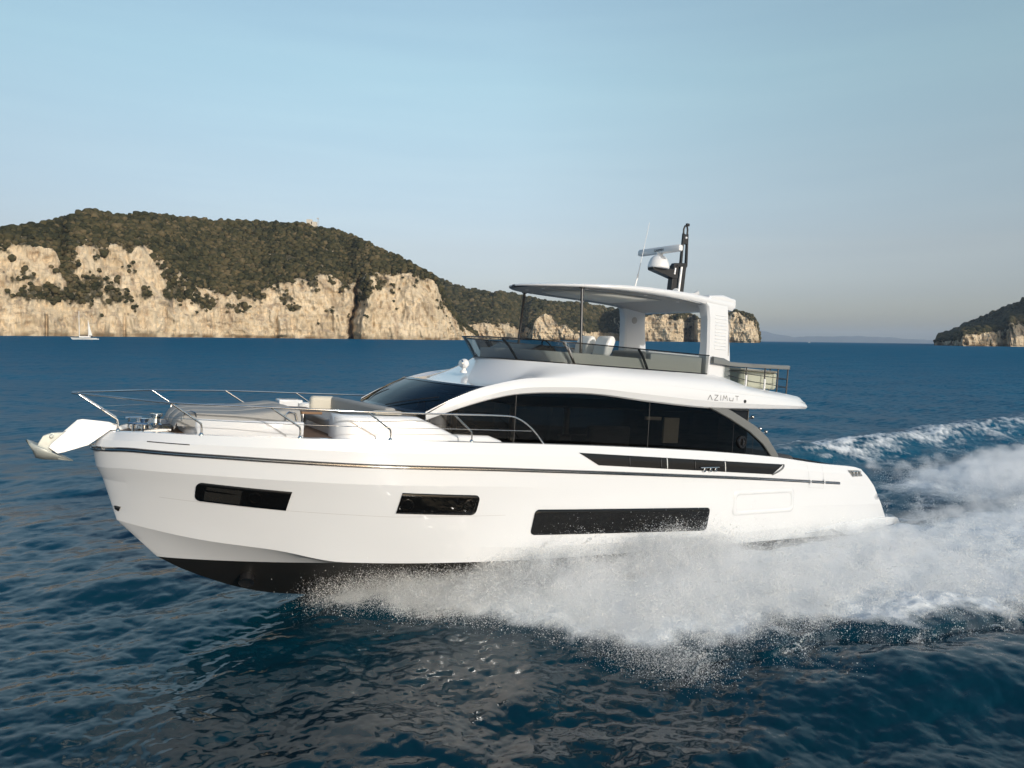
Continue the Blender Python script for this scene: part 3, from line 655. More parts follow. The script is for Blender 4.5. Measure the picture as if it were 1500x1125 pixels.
for sgn in (1, -1):
    lg = MB(); G = []
    for t, xa, xb, ya, yb in ((0, 6.62, 7.56, 1.36, 1.74), (.1, 6.66, 7.55, 1.37, 1.73), (.5, 6.76, 7.56, 1.39, 1.71), (.8, 6.86, 7.60, 1.38, 1.70), (.93, 6.9, 7.66, 1.34, 1.69), (1.0, 6.9, 7.8, 1.25, 1.66)):
        z = 4.08 + t * (6.16 - 4.08); r_ = .05
        G.append([(xa + r_, ya, z), (xb - r_, ya, z), (xb, ya + r_, z), (xb, yb - r_, z), (xb - r_, yb, z), (xa + r_, yb, z), (xa, yb - r_, z), (xa, ya + r_, z), (xa + r_, ya, z)])
    if sgn < 0: G = [[(x, -y, z) for x, y, z in r_] for r_ in G]
    lg.grid(G); leg = lg.build("arch_leg", M['gel'], yacht, angle=40)
    if sgn > 0:
        q = MB()
        for i in range(11): q.box((7.17 - .012 * (10 - i) * .3, 1.714 - .002 * i, 5.0 + i * .083), (.40, .024, .026), (R(18), 0, 0))
        q.build("louvre", M['gel'], leg, bevel=.006)
        q = MB(); q.box((6.86, 1.722, 5.35), (.012, .012, 1.0), (0, R(3), 0)); q.build("leg_seam", M['seam'], leg)
    else:
        q = MB(); q.lathe((7.3, -1.375, 5.75), [(0, .012), (.09, .012), (.1, 0)], 20, (0, 1, 0)); q.build("speaker", M['seam'], leg)
q = MB(); q.prism([(7.6, 6.30), (7.1, 6.36), (6.62, 6.30), (6.60, 6.06), (6.72, 6.02), (6.95, 6.03), (7.6, 6.10)], -1.62, 1.66); q.build("arch_crossbeam", M['gel'], yacht, bevel=.05, seg=3)
# ------------------------------------------------------------------ mast, radar, aerials
rad = empty("radar", (0, 0, 0)); rad.parent = yacht
q = MB(); q.lathe((7.82, 0, 7.05), [(0, 0), (.27, 0), (.285, .03), (.27, .12), (.22, .25), (.15, .32), (.10, .34), (.10, .42), (0, .42)], 28); q.build("radar_pedestal", M['white_plastic'], rad)
q = MB(); G = []
for y in (-.78, -.74, -.2, .2, .74, .78):
    e = .8 if abs(y) > .77 else 1; G.append([(7.82 + .075 * e * dx, y, 7.52 + .085 * e * dz) for dx, dz in ((-1, -.5), (-1, .3), (-.6, 1), (.6, 1), (1, .55), (1, -.8), (.7, -1), (-.7, -1), (-1, -.5))])
q.grid(G); q.add(G[0], [tuple(range(8))]); q.add(G[-1], [tuple(range(8))]); arr = q.build("radar_scanner", M['white_plastic'], rad, angle=50)
def text_mesh(s, name, size, loc, rot, m, parent, ext=.002):
    c = bpy.data.curves.new(name, 'FONT'); c.body = s; c.size = size; c.extrude = ext; c.align_x = 'CENTER'; c.align_y = 'CENTER'
    t = bpy.data.objects.new(name, c); scene.collection.objects.link(t)
    dg = bpy.context.evaluated_depsgraph_get(); me = bpy.data.meshes.new_from_object(t.evaluated_get(dg)); bpy.data.objects.remove(t)
    me.materials.clear(); me.materials.append(m); o = bpy.data.objects.new(name, me); scene.collection.objects.link(o); o.parent = parent; o.location = loc; o.rotation_euler = rot; return o
text_mesh("GARMIN", "lettering", .095, (7.899, .05, 7.51), (R(90), 0, R(90)), M['letter'], arr)
mst = empty("mast", (0, 0, 0)); mst.parent = yacht
q = MB(); q.prism([(8.10, 7.05), (7.30, 7.09), (7.22, 7.22), (7.18, 6.86), (7.36, 6.84), (8.08, 6.98)], -.11, .11); q.build("radar_bracket", M['black_matt'], mst, bevel=.01)
q = MB(); q.prism([(7.40, 6.25), (7.22, 6.25), (7.16, 7.2), (7.34, 7.2)], -.09, .09); q.prism([(7.12, 6.25), (6.93, 6.25), (6.88, 7.22), (7.06, 7.22)], -.08, .08); q.prism([(7.36, 7.16), (6.84, 7.20), (6.84, 7.32), (7.3, 7.26)], -.07, .07); q.build("post", M['black_matt'], mst, bevel=.012)
q = MB()
q.prism([(7.06, 7.25), (7.0, 7.25), (6.99, 8.1), (7.03, 8.1)], -.035, .035); q.prism([(6.86, 7.25), (6.80, 7.25), (6.85, 8.1), (6.89, 8.1)], -.035, .035)
q.box((6.945, 0, 7.95), (.13, .09, .26)); q.tube([(7.01, 0, 8.05), (7.01, 0, 8.22), (6.97, 0, 8.31), (6.90, 0, 8.31), (6.87, 0, 8.22), (6.87, 0, 8.05)], .026, 8); q.box((6.88, 0, 8.35), (.09, .07, .07)); q.build("mast_head", M['black_matt'], mst, bevel=.006)
q = MB(); q.ball((6.96, .06, 7.98), .035, 8); q.build("mast_light", M['white_plastic'], mst)
q = MB(); q.tube([(7.14, .10, 6.3), (7.08, .10, 7.18)], .032, 8); q.tube([(7.33, .11, 6.95), (7.31, .11, 7.12)], .022, 8); q.build("light_pole", M['white_plastic'], mst)
q = MB(); q.lathe((7.42, .28, 6.47), [(0, .0), (.09, .0), (.10, -.02), (.05, -.1), (.02, -.2)], 18, (.9, .3, .1)); q.tube([(7.3, .28, 6.45), (6.75, .30, 6.48)], .022, 8); q.lathe((6.75, .3, 6.48), [(.02, 0), (.07, .1), (.08, .12)], 14, (-1, .4, .3)); q.tube([(7.1, .28, 6.28), (7.1, .28, 6.46)], .03, 8); q.build("horn", M['white_plastic'], yacht)
q = MB(); q.lathe((8.45, .35, 6.30), [(0, .0), (.16, .0), (.15, .03), (.07, .06), (.035, .10), (0, .13)], 18); q.build("gps_dome", M['white_plastic'], yacht)
q = MB(); q.tube([(8.2, -.5, 6.28), (8.06, -.5, 6.9)], .022, 7); q.tube([(8.06, -.5, 6.9), (7.8, -.5, 8.32)], .013, 6, r1=.006); q.build("whip_aerial", M['white_plastic'], yacht)
# ------------------------------------------------------------------ aft flybridge rail
ar = MB()
def arail(z_off=0.0, ins=0.0):
    return [(7.46, 1.79 - ins, 4.715), (7.1, 1.80 - ins, 4.70), (6.85, 1.80 - ins, 4.655), (6.0, 1.80 - ins, 4.66), (4.85, 1.80 - ins, 4.69), (4.55, 1.76 - ins, 4.70), (4.3, 1.6 - ins * .7, 4.70), (4.18, 1.3, 4.70), (4.14, .9, 4.70), (4.14, -.9, 4.70), (4.18, -1.3, 4.70), (4.3, -1.6, 4.70), (4.6, -1.77, 4.69), (6.0, -1.8, 4.66), (6.85, -1.8, 4.655), (7.46, -1.79, 4.715)]
P_ = arail(); G = []
for i, p in enumerate(P_):
    a = Vector(P_[max(i - 1, 0)]); b = Vector(P_[min(i + 1, len(P_) - 1)]); t = (b - a).normalized(); n_ = Vector((t.y, -t.x, 0)).normalized() * -1
    hh = .085 if i in (0, len(P_) - 1) else (.08 if i in (1, len(P_) - 2) else .052); ww = .05
    G.append([tuple(Vector(p) + n_ * a_ + Vector((0, 0, b_))) for a_, b_ in ((ww, -hh), (ww, hh * .6), (ww * .5, hh), (-ww * .5, hh), (-ww, hh * .6), (-ww, -hh), (ww, -hh))])
ar.grid(G); ar.add(G[0], [tuple(range(6))]); ar.add(G[-1], [tuple(range(6))]); rail = ar.build("aft_rail", M['grey_gel'], yacht, angle=50)
def ov_z(x): return float(np.interp(x, [3.86, 3.95, 4.1, 4.57, 5.4, 6.25, 6.97, 7.4], [3.83, 3.89, 3.93, 3.984, 4.053, 4.13, 4.293, 4.35])) - .02
for x, y in ((6.2, 1.79), (5.48, 1.79), (4.96, 1.79), (4.47, 1.72), (4.16, .9), (4.16, -.9), (4.47, -1.7), (5.4, -1.79), (6.2, -1.8)):
    q = MB(); q.tube([(x, y, ov_z(x)), (x, y, 4.64)], .019, 7); pst = q.build("rail_post", M['black_matt'], rail)
    if x in (6.2, 5.48) and y > 0: q = MB(); q.tube([(x, y + .012, ov_z(x) - .02), (x, y + .012, ov_z(x) + .30)], .028, 8); q.build("post_sleeve", M['cream_metal'] if 'cream_metal' in M else M['white_plastic'], pst)
for z0_ in (.30, .62):
    q = MB(); q.tube([(x, y, (1 - z0_) * ov_z(max(x, 4.4)) + z0_ * 4.64) for x, y, z in P_[2:-2]], .010, 6); q.build("rail_wire", M['black_matt'], rail)
q = MB(); q.grid([[(x, 1.77, ov_z(x) + .03 if k == 0 else 4.6) for k in (0, 1)] for x in np.linspace(6.98, 6.24, 5)]); q.build("rail_glass", M['screen_glass'], rail, angle=180)
q = MB(); q.box((5.05, .62, 4.30), (1.5, 1.3, .46)); lo = q.build("covered_lounge", M['olive'], yacht, bevel=.07, seg=3)
q = MB(); q.box((5.05, .62, 4.56), (1.55, 1.34, .06)); q.build("cover_edge", M['cream'], lo, bevel=.02)
cushion("cockpit_sofa", (4.1, .0, 2.0), (1.6, 2.6, .5), M['dark_cushion'], .12)
# ------------------------------------------------------------------ bow rails
def spline(P, n=8):
    P = [np.array(p, float) for p in P]; Q = [2 * P[0] - P[1]] + P + [2 * P[-1] - P[-2]]; out = []
    for i in range(1, len(Q) - 2):
        for t in np.linspace(0, 1, n, endpoint=False):
            out.append(.5 * (2 * Q[i] + (Q[i+1] - Q[i-1]) * t + (2*Q[i-1] - 5*Q[i] + 4*Q[i+1] - Q[i+2]) * t*t + (3*Q[i] - Q[i-1] - 3*Q[i+1] + Q[i+2]) * t**3))
    return out + [P[-1]]
ST = [((20.14, .24), (20.74, .18, 3.215)), ((18.98, 1.40), (19.49, 1.47, 3.23)), ((17.5, 1.97), (18.03, 2.02, 3.245)), ((15.97, 2.26), (16.45, 2.31, 3.24)), ((14.37, 2.36), (14.80, 2.40, 3.245))]
for sgn in (1, -1):
    top = [(20.84, .10, 3.235), (20.3, .64, 3.235)] + [t for _, t in ST[1:]] + [(13.75, 2.41, 3.245), (13.40, 2.41, 3.20), (13.05, 2.41, 3.0), (12.74, 2.41, 2.70)]
    q = MB(); q.tube([(x, sgn * y, z) for x, y, z in spline(top)], .0165, 8)
    low = [(20.42, .26, 2.99), (20.0, .72, 2.985)] + [(f[0] * .45 + t[0] * .55 - .02, f[1] * .5 + t[1] * .5, 2.97) for f, t in ST[1:]] + [(13.05, 2.40, 2.955)]
    br_ = q.build("bow_rail", M['steel'], yacht, angle=60)
    q = MB(); q.tube([(x, sgn * y, z) for x, y, z in spline(low, 6)], .006, 6); q.build("guard_wire", M['steel'], br_, angle=60)
    for f, t in ST:
        zf = float(Z_sheer(min(f[0], 20.2))) - .02; k = Vector((f[0], sgn * f[1], zf + .20)); T = Vector((t[0], sgn * t[1], t[2])); d = (T - k)
        q = MB(); q.tube([(f[0], sgn * f[1], zf), tuple(k - Vector((0, 0, .05))), tuple(k + d * .03), tuple(k + d * .12), tuple(T)], .0165, 8)
        q.lathe((f[0], sgn * f[1], zf + .012), [(.045, 0), (.045, .012), (.022, .05)], 12); q.build("stanchion", M['steel'], br_, angle=60)
# ------------------------------------------------------------------ anchor, roller, windlass, deck gear
ch = MB()
for sgn in (1, -1):
    ch.prism([(20.16, 2.70), (20.28, 2.735), (20.66, 2.775), (20.74, 2.76), (21.10, 2.38), (21.13, 2.315), (21.0, 2.215), (20.9, 2.24), (20.56, 2.36), (20.25, 2.62), (20.05, 2.63)], sgn * .13, sgn * .155)
ch.add([(20.2, -.14, 2.66), (20.2, .14, 2.66), (20.62, .14, 2.46), (20.62, -.14, 2.46), (21.02, .14, 2.25), (21.02, -.14, 2.25)], [(0, 1, 2, 3), (3, 2, 4, 5)])
chute = ch.build("anchor_roller", M['bright_steel'] if 'bright_steel' in M else M['steel'], yacht, bevel=.006)
anc = empty("anchor", (0, 0, 0)); anc.parent = yacht
q = MB(); q.prism([(21.30, 2.33), (21.22, 2.50), (21.10, 2.55), (20.95, 2.56), (20.7, 2.66), (20.5, 2.70), (20.5, 2.60), (20.8, 2.50), (21.02, 2.36), (21.08, 2.22), (21.25, 2.2)], -.03, .03); q.tube([(21.10, -.12, 2.50), (21.10, .12, 2.50)], .03, 8); q.build("shank", M['galv'], anc, bevel=.008)
q = MB(); fA, fT = (21.44, .02, 2.43), (20.77, .02, 2.075)
fl_ = [fA, (21.36, .05, 2.27), (21.30, .07, 2.14), (21.2, .08, 2.115), (20.98, .06, 2.10), fT]; fu_ = [fA, (21.36, .10, 2.385), (21.24, .19, 2.325), (21.12, .21, 2.26), (20.96, .14, 2.17), fT]
q.grid([fl_, [tuple(.5 * (np.array(a_) + np.array(b_)) + np.array([.012, -.02, 0])) for a_, b_ in zip(fl_, fu_)], fu_]); q.mirror(); q.build("fluke", M['galv'], anc, angle=40, solid=.018)
wl_ = MB(); wl_.box((19.62, 0, 2.64), (.62, .5, .05)); wl_.lathe((19.55, .12, 2.64), [(.11, 0), (.11, .09), (.07, .12), (.06, .2), (.11, .25), (.11, .28), (0, .29)], 20); wl_.lathe((19.72, -.1, 2.64), [(.09, 0), (.09, .07), (.06, .1), (.09, .17), (0, .18)], 20); wl_.build("windlass", M['steel'], yacht)
for sgn in (1, -1):
    q = MB(); q.tube([(20.0, sgn * .48, 2.78), (19.72, sgn * .62, 2.78)], .02, 8)
    for x, y in ((19.93, .515), (19.79, .585)): q.tube([(x, sgn * y, 2.6), (x, sgn * y, 2.78)], .02, 8)
    q.build("mooring_cleat", M['steel'], yacht)
q = MB(); q.prism([(19.95, 2.60), (19.6, 2.74), (19.42, 2.76), (19.42, 2.6)], -.85, -.35); q.build("deck_locker", M['gel'], yacht, bevel=.02)
# ================================================================== THE SEA
def ocean_tile(N, L, Vw, wdir, seed, lmin, lmax):
    g = np.random.default_rng(seed); k1 = 2 * math.pi * np.fft.fftfreq(N, L / N); KX, KY = np.meshgrid(k1, k1, indexing='ij')
    K = np.hypot(KX, KY); K[0, 0] = 1e-6; Lw = Vw * Vw / 9.81
    cs = (KX * math.cos(wdir) + KY * math.sin(wdir)) / K
    Ph = np.exp(-1 / (K * Lw) ** 2) / K ** 4 * (.25 + .75 * cs ** 2) * np.where(cs < 0, .5, 1)
    lam = 2 * math.pi / K; Ph *= np.exp(-(lmin / lam) ** 2) * (lam < lmax); Ph[0, 0] = 0
    h = np.sqrt(Ph) * (g.normal(size=(N, N)) + 1j * g.normal(size=(N, N)))
    H = np.fft.ifft2(h); sc = 1 / np.std(H.real)
    DX = np.fft.ifft2(-1j * KX / K * h).real; DY = np.fft.ifft2(-1j * KY / K * h).real
    return np.stack([DX, DY, H.real], -1) * sc
def sample(T, L, x, y, rot):
    N = T.shape[0]; c, s = math.cos(rot), math.sin(rot)
    a = ((c * x + s * y) / L * N) % N; b = ((-s * x + c * y) / L * N) % N
    i, j = np.floor(a).astype(int), np.floor(b).astype(int); f, g = (a - i)[..., None], (b - j)[..., None]
    i1, j1 = (i + 1) % N, (j + 1) % N; i %= N; j %= N
    D = T[i, j] * (1 - f) * (1 - g) + T[i1, j] * f * (1 - g) + T[i, j1] * (1 - f) * g + T[i1, j1] * f * g
    return np.stack([c * D[..., 0] - s * D[..., 1], s * D[..., 0] + c * D[..., 1], D[..., 2]], -1)
T_big = ocean_tile(512, 67.0, 4.6, R(20), 11, 1.2, 40.)
T_small = ocean_tile(512, 17.3, 2.2, R(35), 12, .11, 3.0)

T_fine = ocean_tile(512, 4.3, 1.1, R(15), 13, .035, .75)
def plume_axis(x):
    x = np.asarray(x, float); q = np.stack([x * .55, 0 * x + 3.3, 0 * x], -1)
    return plume_line(x) + np.clip((16 - x) / 5, 0, 1) * (.55 * noise3(q) + .28 * noise3(q * 3.1))
def plume_line(x):          # outer edge (y) of the white water thrown to port, at boat position x (world)
    return np.interp(x, [-40, -20, -6, 0, 4, 7, 9, 10.5, 11.4, 12.3, 12.9, 13.6, 14.4, 15.3, 16.1, 16.8, 17.2], [11.5, 10.5, 9.3, 8.7, 8.45, 7.5, 6.9, 6.45, 6.2, 6.35, 5.3, 4.2, 3.0, 2.1, 1.35, .55, .0])
def hull_edge(x):           # waterline half beam
    return np.where(x > 0, np.interp(x, [0, 6, 12, 15, 16.6, 17.3], [2.2, 2.2, 2.1, 1.3, .45, 0]), 0)
def foam_field(x, y):
    """how much white water lies on the sea (0..1), from where the boat throws it"""
    q = np.stack([x, y, 0 * x], -1); n1 = fbm(q * .35, 4); n2 = fbm(q * 1.3 + 9, 4)
    out = plume_axis(x) + .35 * n1 + .30 * n2
    f = np.clip((out - y) / .9, 0, 1) * np.clip((y - hull_edge(x) + .5) / .6, 0, 1) * np.clip((16.9 - x) / 1.0, 0, 1)
    f *= np.where(x < 0, np.clip((y - (2.4 - x * .05) + .5 * n1) / 1.2, 0, 1), 1) * np.exp(np.minimum(x, 0) / 45)
    f = np.maximum(f, .6 * np.clip((out + 1.3 - y) / 2.2, 0, 1) * np.clip(n2 * 1.6 + .1, 0, 1) * (x < 15.5) * (y > hull_edge(x)) * (x > -3))
    # turbulent water close behind the transom
    rs = np.clip((-4.5 - x) / 3.0, 0, 1) * np.clip((2.6 - np.abs(y)) / 1.0 + .5 * n1, 0, 1) * np.exp((x + 4) / 26)
    rs = np.maximum(rs, .55 * np.clip((-.2 - x) / .6, 0, 1) * np.clip((2.3 - np.abs(y)) / .7, 0, 1) * np.clip(.2 + n2 * 1.5, 0, 1) * (x > -7))
    # foam crest of the starboard wake, trailing away to the right
    yc = -6.6 + .09 * (x + 10); band = np.exp(-((y - yc - .7 * n1) / (2.1 + .03 * np.abs(x + 10))) ** 2) * np.clip((-4.5 - x) / 4, 0, 1) * np.exp((x + 8) / 60)
    tail = np.exp(-((y + 4.2 - .6 * n1) / 1.3) ** 2) * np.clip((-6 - x) / 5, 0, 1) * .7
    n3 = fbm(np.stack([x * .8 + y * .5, y * 3.2, 0 * x], -1), 4); streak = np.clip(.60 + .35 * n1 + .7 * n3, 0, 1)
    return np.clip(np.maximum.reduce([f, rs, band * streak * 1.2, tail * streak * .75]), 0, 1)
def wake_height(x, y):
    h = -.62 * np.exp(-((y) / 2.3) ** 4) * np.clip((15.5 - x) / 6, 0, 1) * np.clip((x + 11) / 9, 0, 1) ** .8
    yc = -6.6 + .09 * (x + 10); h = h + .55 * np.exp(-((y - yc) / 1.5) ** 2) * np.clip((2 - x) / 8, 0, 1) * np.exp(np.minimum(x, 0) / 70)
    h = h - .30 * np.exp(-((y + 3.4) / 1.7) ** 2) * np.clip((0 - x) / 5, 0, 1)
    out = plume_axis(x); h = h + .14 * np.exp(-((y - out + .5) / 1.1) ** 2) * np.clip((13.8 - x) / 2, 0, 1) * np.clip((x + 30) / 30, 0, 1)
    h = h + .16 * np.sin((y - out) * 1.9 - 1.2) * np.exp(-np.maximum(y - out, 0) / 4.5) * (y > out) * np.clip((13.5 - x) / 5, 0, 1) * np.clip((x + 30) / 30, 0, 1)
    return h
def sea_surface(x, y, r):
    w1 = 1 / (1 + (r / 160) ** 3); w2 = 1 / (1 + (r / 42) ** 3)
    D = sample(T_big, 67.0, x, y, .3) * (w1 * np.array([.08, .08, .085])[:, None, None] if False else w1[..., None] * np.array([.072, .072, .070]))
    D = D + sample(T_small, 17.3, x, y, 1.1) * (w2[..., None] * np.array([.025, .025, .022]))
    w3 = 1 / (1 + (r / 20) ** 3); D = D + sample(T_fine, 4.3, x, y, .7) * (w3[..., None] * np.array([.0045, .0045, .0050]))
    calm = 1 - .55 * np.clip((16 - x) / 3, 0, 1) * np.exp(-((y) / 2.6) ** 2) * np.clip((x + 6) / 3, 0, 1)
    D = D * calm[..., None]; D[..., 2] += wake_height(x, y) * (r < 300); return D
az_c = math.atan2(FW[1], FW[0])
th = np.concatenate([az_c + np.linspace(-R(54), R(54), 1240), az_c + R(54) + np.linspace(0, R(252), 90)[1:-1]])
rad_ = [2.5]
while rad_[-1] < 27000:
    r = rad_[-1]; rad_.append(r + max(.035, min(r * r / (5.25 * 717) * .85, .012 * r if r < 250 else .06 * r)))
rad_ = np.array(rad_)
TH, RR = np.meshgrid(th, rad_, indexing='xy')
X = CAM[0] + RR * np.cos(TH); Y = CAM[1] + RR * np.sin(TH)
D = sea_surface(X, Y, RR)
foam = np.where(RR < 220, foam_field(X, Y), 0)
q = np.stack([X, Y, 0 * X], -1); near = (RR < 60)
D[..., 2] += np.where(near, foam * (.10 + .10 * fbm(q * 1.1, 3)), 0)
V = np.stack([X + D[..., 0], Y + D[..., 1], D[..., 2]], -1).reshape(-1, 3)
nr, nt = TH.shape; ii = np.arange(nr - 1)[:, None] * nt; jj = np.arange(nt)[None, :]; j2 = (jj + 1) % nt
Fq = np.stack([ii + jj, ii + j2, ii + nt + j2, ii + nt + jj], -1).reshape(-1, 4)
def water_mat():
    m = mat("sea_water", (.004, .03, .055), .04); t = NT(m); t.b.inputs["IOR"].default_value = 1.333
    P = t.coord("Object")
    # slopes of the waves too small or too far off to be modelled: normals tilted by noise
    ge = t.new("NewGeometry")
    def slope(vec, scale, detail, k):
        n = t.new("TexNoise"); t.l.new(vec, n.inputs["Vector"]); n.inputs["Scale"].default_value = scale; n.inputs["Detail"].default_value = detail; n.inputs["Roughness"].default_value = .6
        s = t.new("VectorMath", operation='SUBTRACT'); t.l.new(n.outputs["Color"], s.inputs[0]); s.inputs[1].default_value = (.5, .5, .5)
        q = t.new("VectorMath", operation='MULTIPLY'); t.l.new(s.outputs[0], q.inputs[0]); q.inputs[1].default_value = (k, k, 0); return q.outputs[0]
    def scale_by(v, f):
        q = t.new("VectorMath", operation='SCALE'); t.l.new(v, q.inputs[0]); t.l.new(f, q.inputs["Scale"]); return q.outputs[0]
    def add(a, b):
        q = t.new("VectorMath", operation='ADD'); t.l.new(a, q.inputs[0]); t.l.new(b, q.inputs[1]); return q.outputs[0]
    s1 = slope(t.coord("Object", (1, 1.5, 1)), 7.0, 3, .17)
    s2 = scale_by(slope(t.coord("Object", (.8, 1.5, 1)), 1.3, 5, 1.25), t.attr("lost_small"))
    s3 = scale_by(slope(t.coord("Object", (.7, 1.5, 1)), .11, 5, .55), t.attr("lost_big"))
    nn = t.new("VectorMath", operation='NORMALIZE'); t.l.new(add(add(add(ge.outputs["Normal"], s1), s2), s3), nn.inputs[0])
    t.l.new(nn.outputs[0], t.b.inputs["Normal"])
    t.l.new(t.math('MULTIPLY_ADD', t.attr("lost_small"), .38, .04), t.b.inputs["Roughness"])
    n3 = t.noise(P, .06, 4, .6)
    t.l.new(t.mix(t.attr("far_light"), t.mix(n3, (.0006, .016, .024), (.001, .022, .032)), t.mix(n3, (.001, .097, .184), (.001, .120, .220))), t.b.inputs["Base Color"])  # bluer with camera distance: light seen off far wave facets put into the colour
    t.b.inputs["IOR"].default_value = 1.38; t.l.new(t.math('MULTIPLY_ADD', t.attr("far_light"), -.468, .47), t.b.inputs["Specular IOR Level"])  # reflection weakened by distance from the camera as well
    fo = t.attr("foam"); fn = t.noise(P, 2.2, 8, .68, .6); fn2 = t.noise(t.coord("Object", (.6, 1.4, 1)), 9., 5, .65)
    msk = t.math('MULTIPLY_ADD', t.math('SUBTRACT', t.math('MULTIPLY_ADD', fn, .75, t.math('MULTIPLY', fn2, .35)), .55), 1.7, t.math('MULTIPLY_ADD', fo, 1.55, -.48), clamp=True)
    msk = t.math('MULTIPLY', msk, t.math('GREATER_THAN', fo, .01))
    df = t.new("BsdfDiffuse"); t.l.new(t.mix(fn, (.70, .73, .74), (.86, .87, .86)), df.inputs[0])
    fb_ = t.bump(t.math('MULTIPLY_ADD', fn2, .5, fn), .35, .08); t.l.new(fb_, df.inputs["Normal"])
    mx = t.new("MixShader"); t.l.new(msk, mx.inputs[0]); t.l.new(t.b.outputs[0], mx.inputs[1]); t.l.new(df.outputs[0], mx.inputs[2]); t.l.new(mx.outputs[0], t.out.inputs[0])
    return m
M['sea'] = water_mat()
sea = big_mesh("sea", V, Fq, M['sea']); vcol(sea, "foam", foam); vcol(sea, "far_light", 1 / (1 + (34 / RR) ** 2.4)); vcol(sea, "lost_small", np.sqrt(1 - (1 / (1 + (RR / 42) ** 3)) ** 2)); vcol(sea, "lost_big", np.sqrt(1 - (1 / (1 + (RR / 160) ** 3)) ** 2)); tag(sea, "deep blue rippled sea", None, None, "structure")

# ================================================================== SPRAY AND WHITE WATER
def spray_top(x, y):
    """height of the thrown water above the sea, at world x and y"""
    a = hull_edge(x); b = plume_axis(x); s = np.clip((y - a) / np.maximum(b - a, .05), 0, 1)
    amp = np.interp(x, [-30, -14, -8, -3, 0, 3, 6, 9, 11, 12.5, 13.5, 14.5, 15.6, 16.6, 17.1], [.35, .60, .65, .52, .46, .56, .82, 1.05, 1.1, 1.0, .85, .70, .50, .22, .02])
    hz0 = np.interp(x, [-1, 2, 8, 12, 14, 15.6, 16.3, 17], [.05, .10, .20, .36, .58, .80, .42, .06])
    pl_n = .82 + .55 * fbm(np.stack([np.asarray(x, float) * .75, np.asarray(y, float) * .5, 0 * np.asarray(x, float) + 7.7], -1), 3)
    return hz0 * (1 - s) ** 1.5 * np.clip(pl_n, .6, 1.15) + amp * np.sin(math.pi * np.clip(s, 0, 1) ** .85) ** 1.15 * np.clip(pl_n, .35, 1.45)
g = np.random.default_rng(21)
# jets: short lived sheets of droplets flung outwards; each is a cloud of drops along an arc
NJ = 1500; DR, SZ = [], []
xj = np.concatenate([g.uniform(-13, 16.7, NJ), g.uniform(8, 16.9, 500), g.uniform(7, 16.5, 260), g.uniform(13, 16.6, 260)]); NJ = len(xj)
for i in range(NJ):
    x0 = xj[i]; a, b = float(hull_edge(x0)), float(plume_axis(x0)); s = g.beta(1.4, 1.15)
    if x0 < 0: s = g.uniform(.25, 1.0)
    if i >= NJ - 520: s = g.uniform(0, .3)
    y0 = a + s * (b - a); top = float(spray_top(x0, y0)); zc = g.uniform(.0, 1.0) ** .8 * top
    if x0 < 0: zc -= .15
    n = int(g.integers(190, 640) * (1.25 if 8 < x0 < 15 else .9) * np.clip((17.2 - x0) / 1.6, .25, 1)); L = g.uniform(.12, .55); 
    dirv = np.array([g.normal(-.35, .3), g.normal(.55, .35), g.normal(.35, .45)]); dirv /= np.linalg.norm(dirv)
    tpar = g.beta(1.2, 2.0, n) * L; sig = (.04 + .13 * g.random()) * (1 + 1.3 * tpar / L)
    P = np.array([x0, y0, zc]) + tpar[:, None] * dirv + g.normal(size=(n, 3)) * sig[:, None] * np.array([1.3, 1, .8])
    P[:, 2] -= .5 * (tpar ** 2)
    DR.append(P); SZ.append(np.clip(g.lognormal(-5.2, .42, n), .003, .018))
for i in range(900):
    x0 = g.uniform(-12, 15.6); a, b = float(hull_edge(x0)), float(plume_axis(x0)); s = g.beta(3.2, 1.2); y0 = a + s * (b - a)
    zc = float(spray_top(x0, y0)) * g.uniform(.15, 1.0); n = int(g.integers(160, 480)); L = g.uniform(.1, .5)
    dirv = np.array([g.normal(-.3, .25), g.normal(.4, .25), g.normal(.15, .45)]); dirv /= np.linalg.norm(dirv); tpar = g.beta(1.0, 2.2, n) * L; sig = (.025 + .08 * g.random()) * (1 + 1.6 * tpar / L)
    P = np.array([x0, y0, zc]) + tpar[:, None] * dirv + g.normal(size=(n, 3)) * sig[:, None]; P[:, 2] -= .6 * tpar ** 2
    DR.append(P); SZ.append(np.clip(g.lognormal(-4.95, .45, n), .003, .024))
# ropes and torn strings of water thrown clear of the sheet
for i in range(620):
    x0 = g.uniform(-11, 15.2); a, b = float(hull_edge(x0)), float(plume_axis(x0)); s = g.uniform(.45, 1.03); y0 = a + s * (b - a); zc = float(spray_top(x0, min(y0, b))) * g.uniform(.3, 1.05) + g.uniform(0, .1)
    n = int(g.integers(120, 330)); L = g.uniform(.25, .9); t_ = np.sort(g.random(n)); dirv = np.array([g.normal(-.5, .35), g.normal(.55, .3), g.normal(.25, .35)]); dirv /= np.linalg.norm(dirv)
    wob = np.cumsum(g.normal(size=(n, 3)), 0) * .0035; P = np.array([x0, y0, zc]) + L * t_[:, None] * dirv + wob + g.normal(size=(n, 3)) * (.006 + .03 * t_[:, None] ** 2)
    P[:, 2] -= .5 * (L * t_) ** 2; DR.append(P); SZ.append(np.clip(g.lognormal(-4.85, .4, n) * (1.2 - .7 * t_), .003, .024))
# outer fringe: clutches of drops raining beyond the edge
for i in range(300):
    x0 = g.uniform(-12, 15); b = float(plume_axis(x0)); n = int(g.integers(8, 60)); c_ = np.array([x0, b + abs(g.normal(0, .45)), abs(g.normal(0, .2))]); DR.append(c_ + g.normal(size=(n, 3)) * np.array([.16, .13, .07])); SZ.append(np.clip(g.lognormal(-5.3, .45, n), .0025, .013))
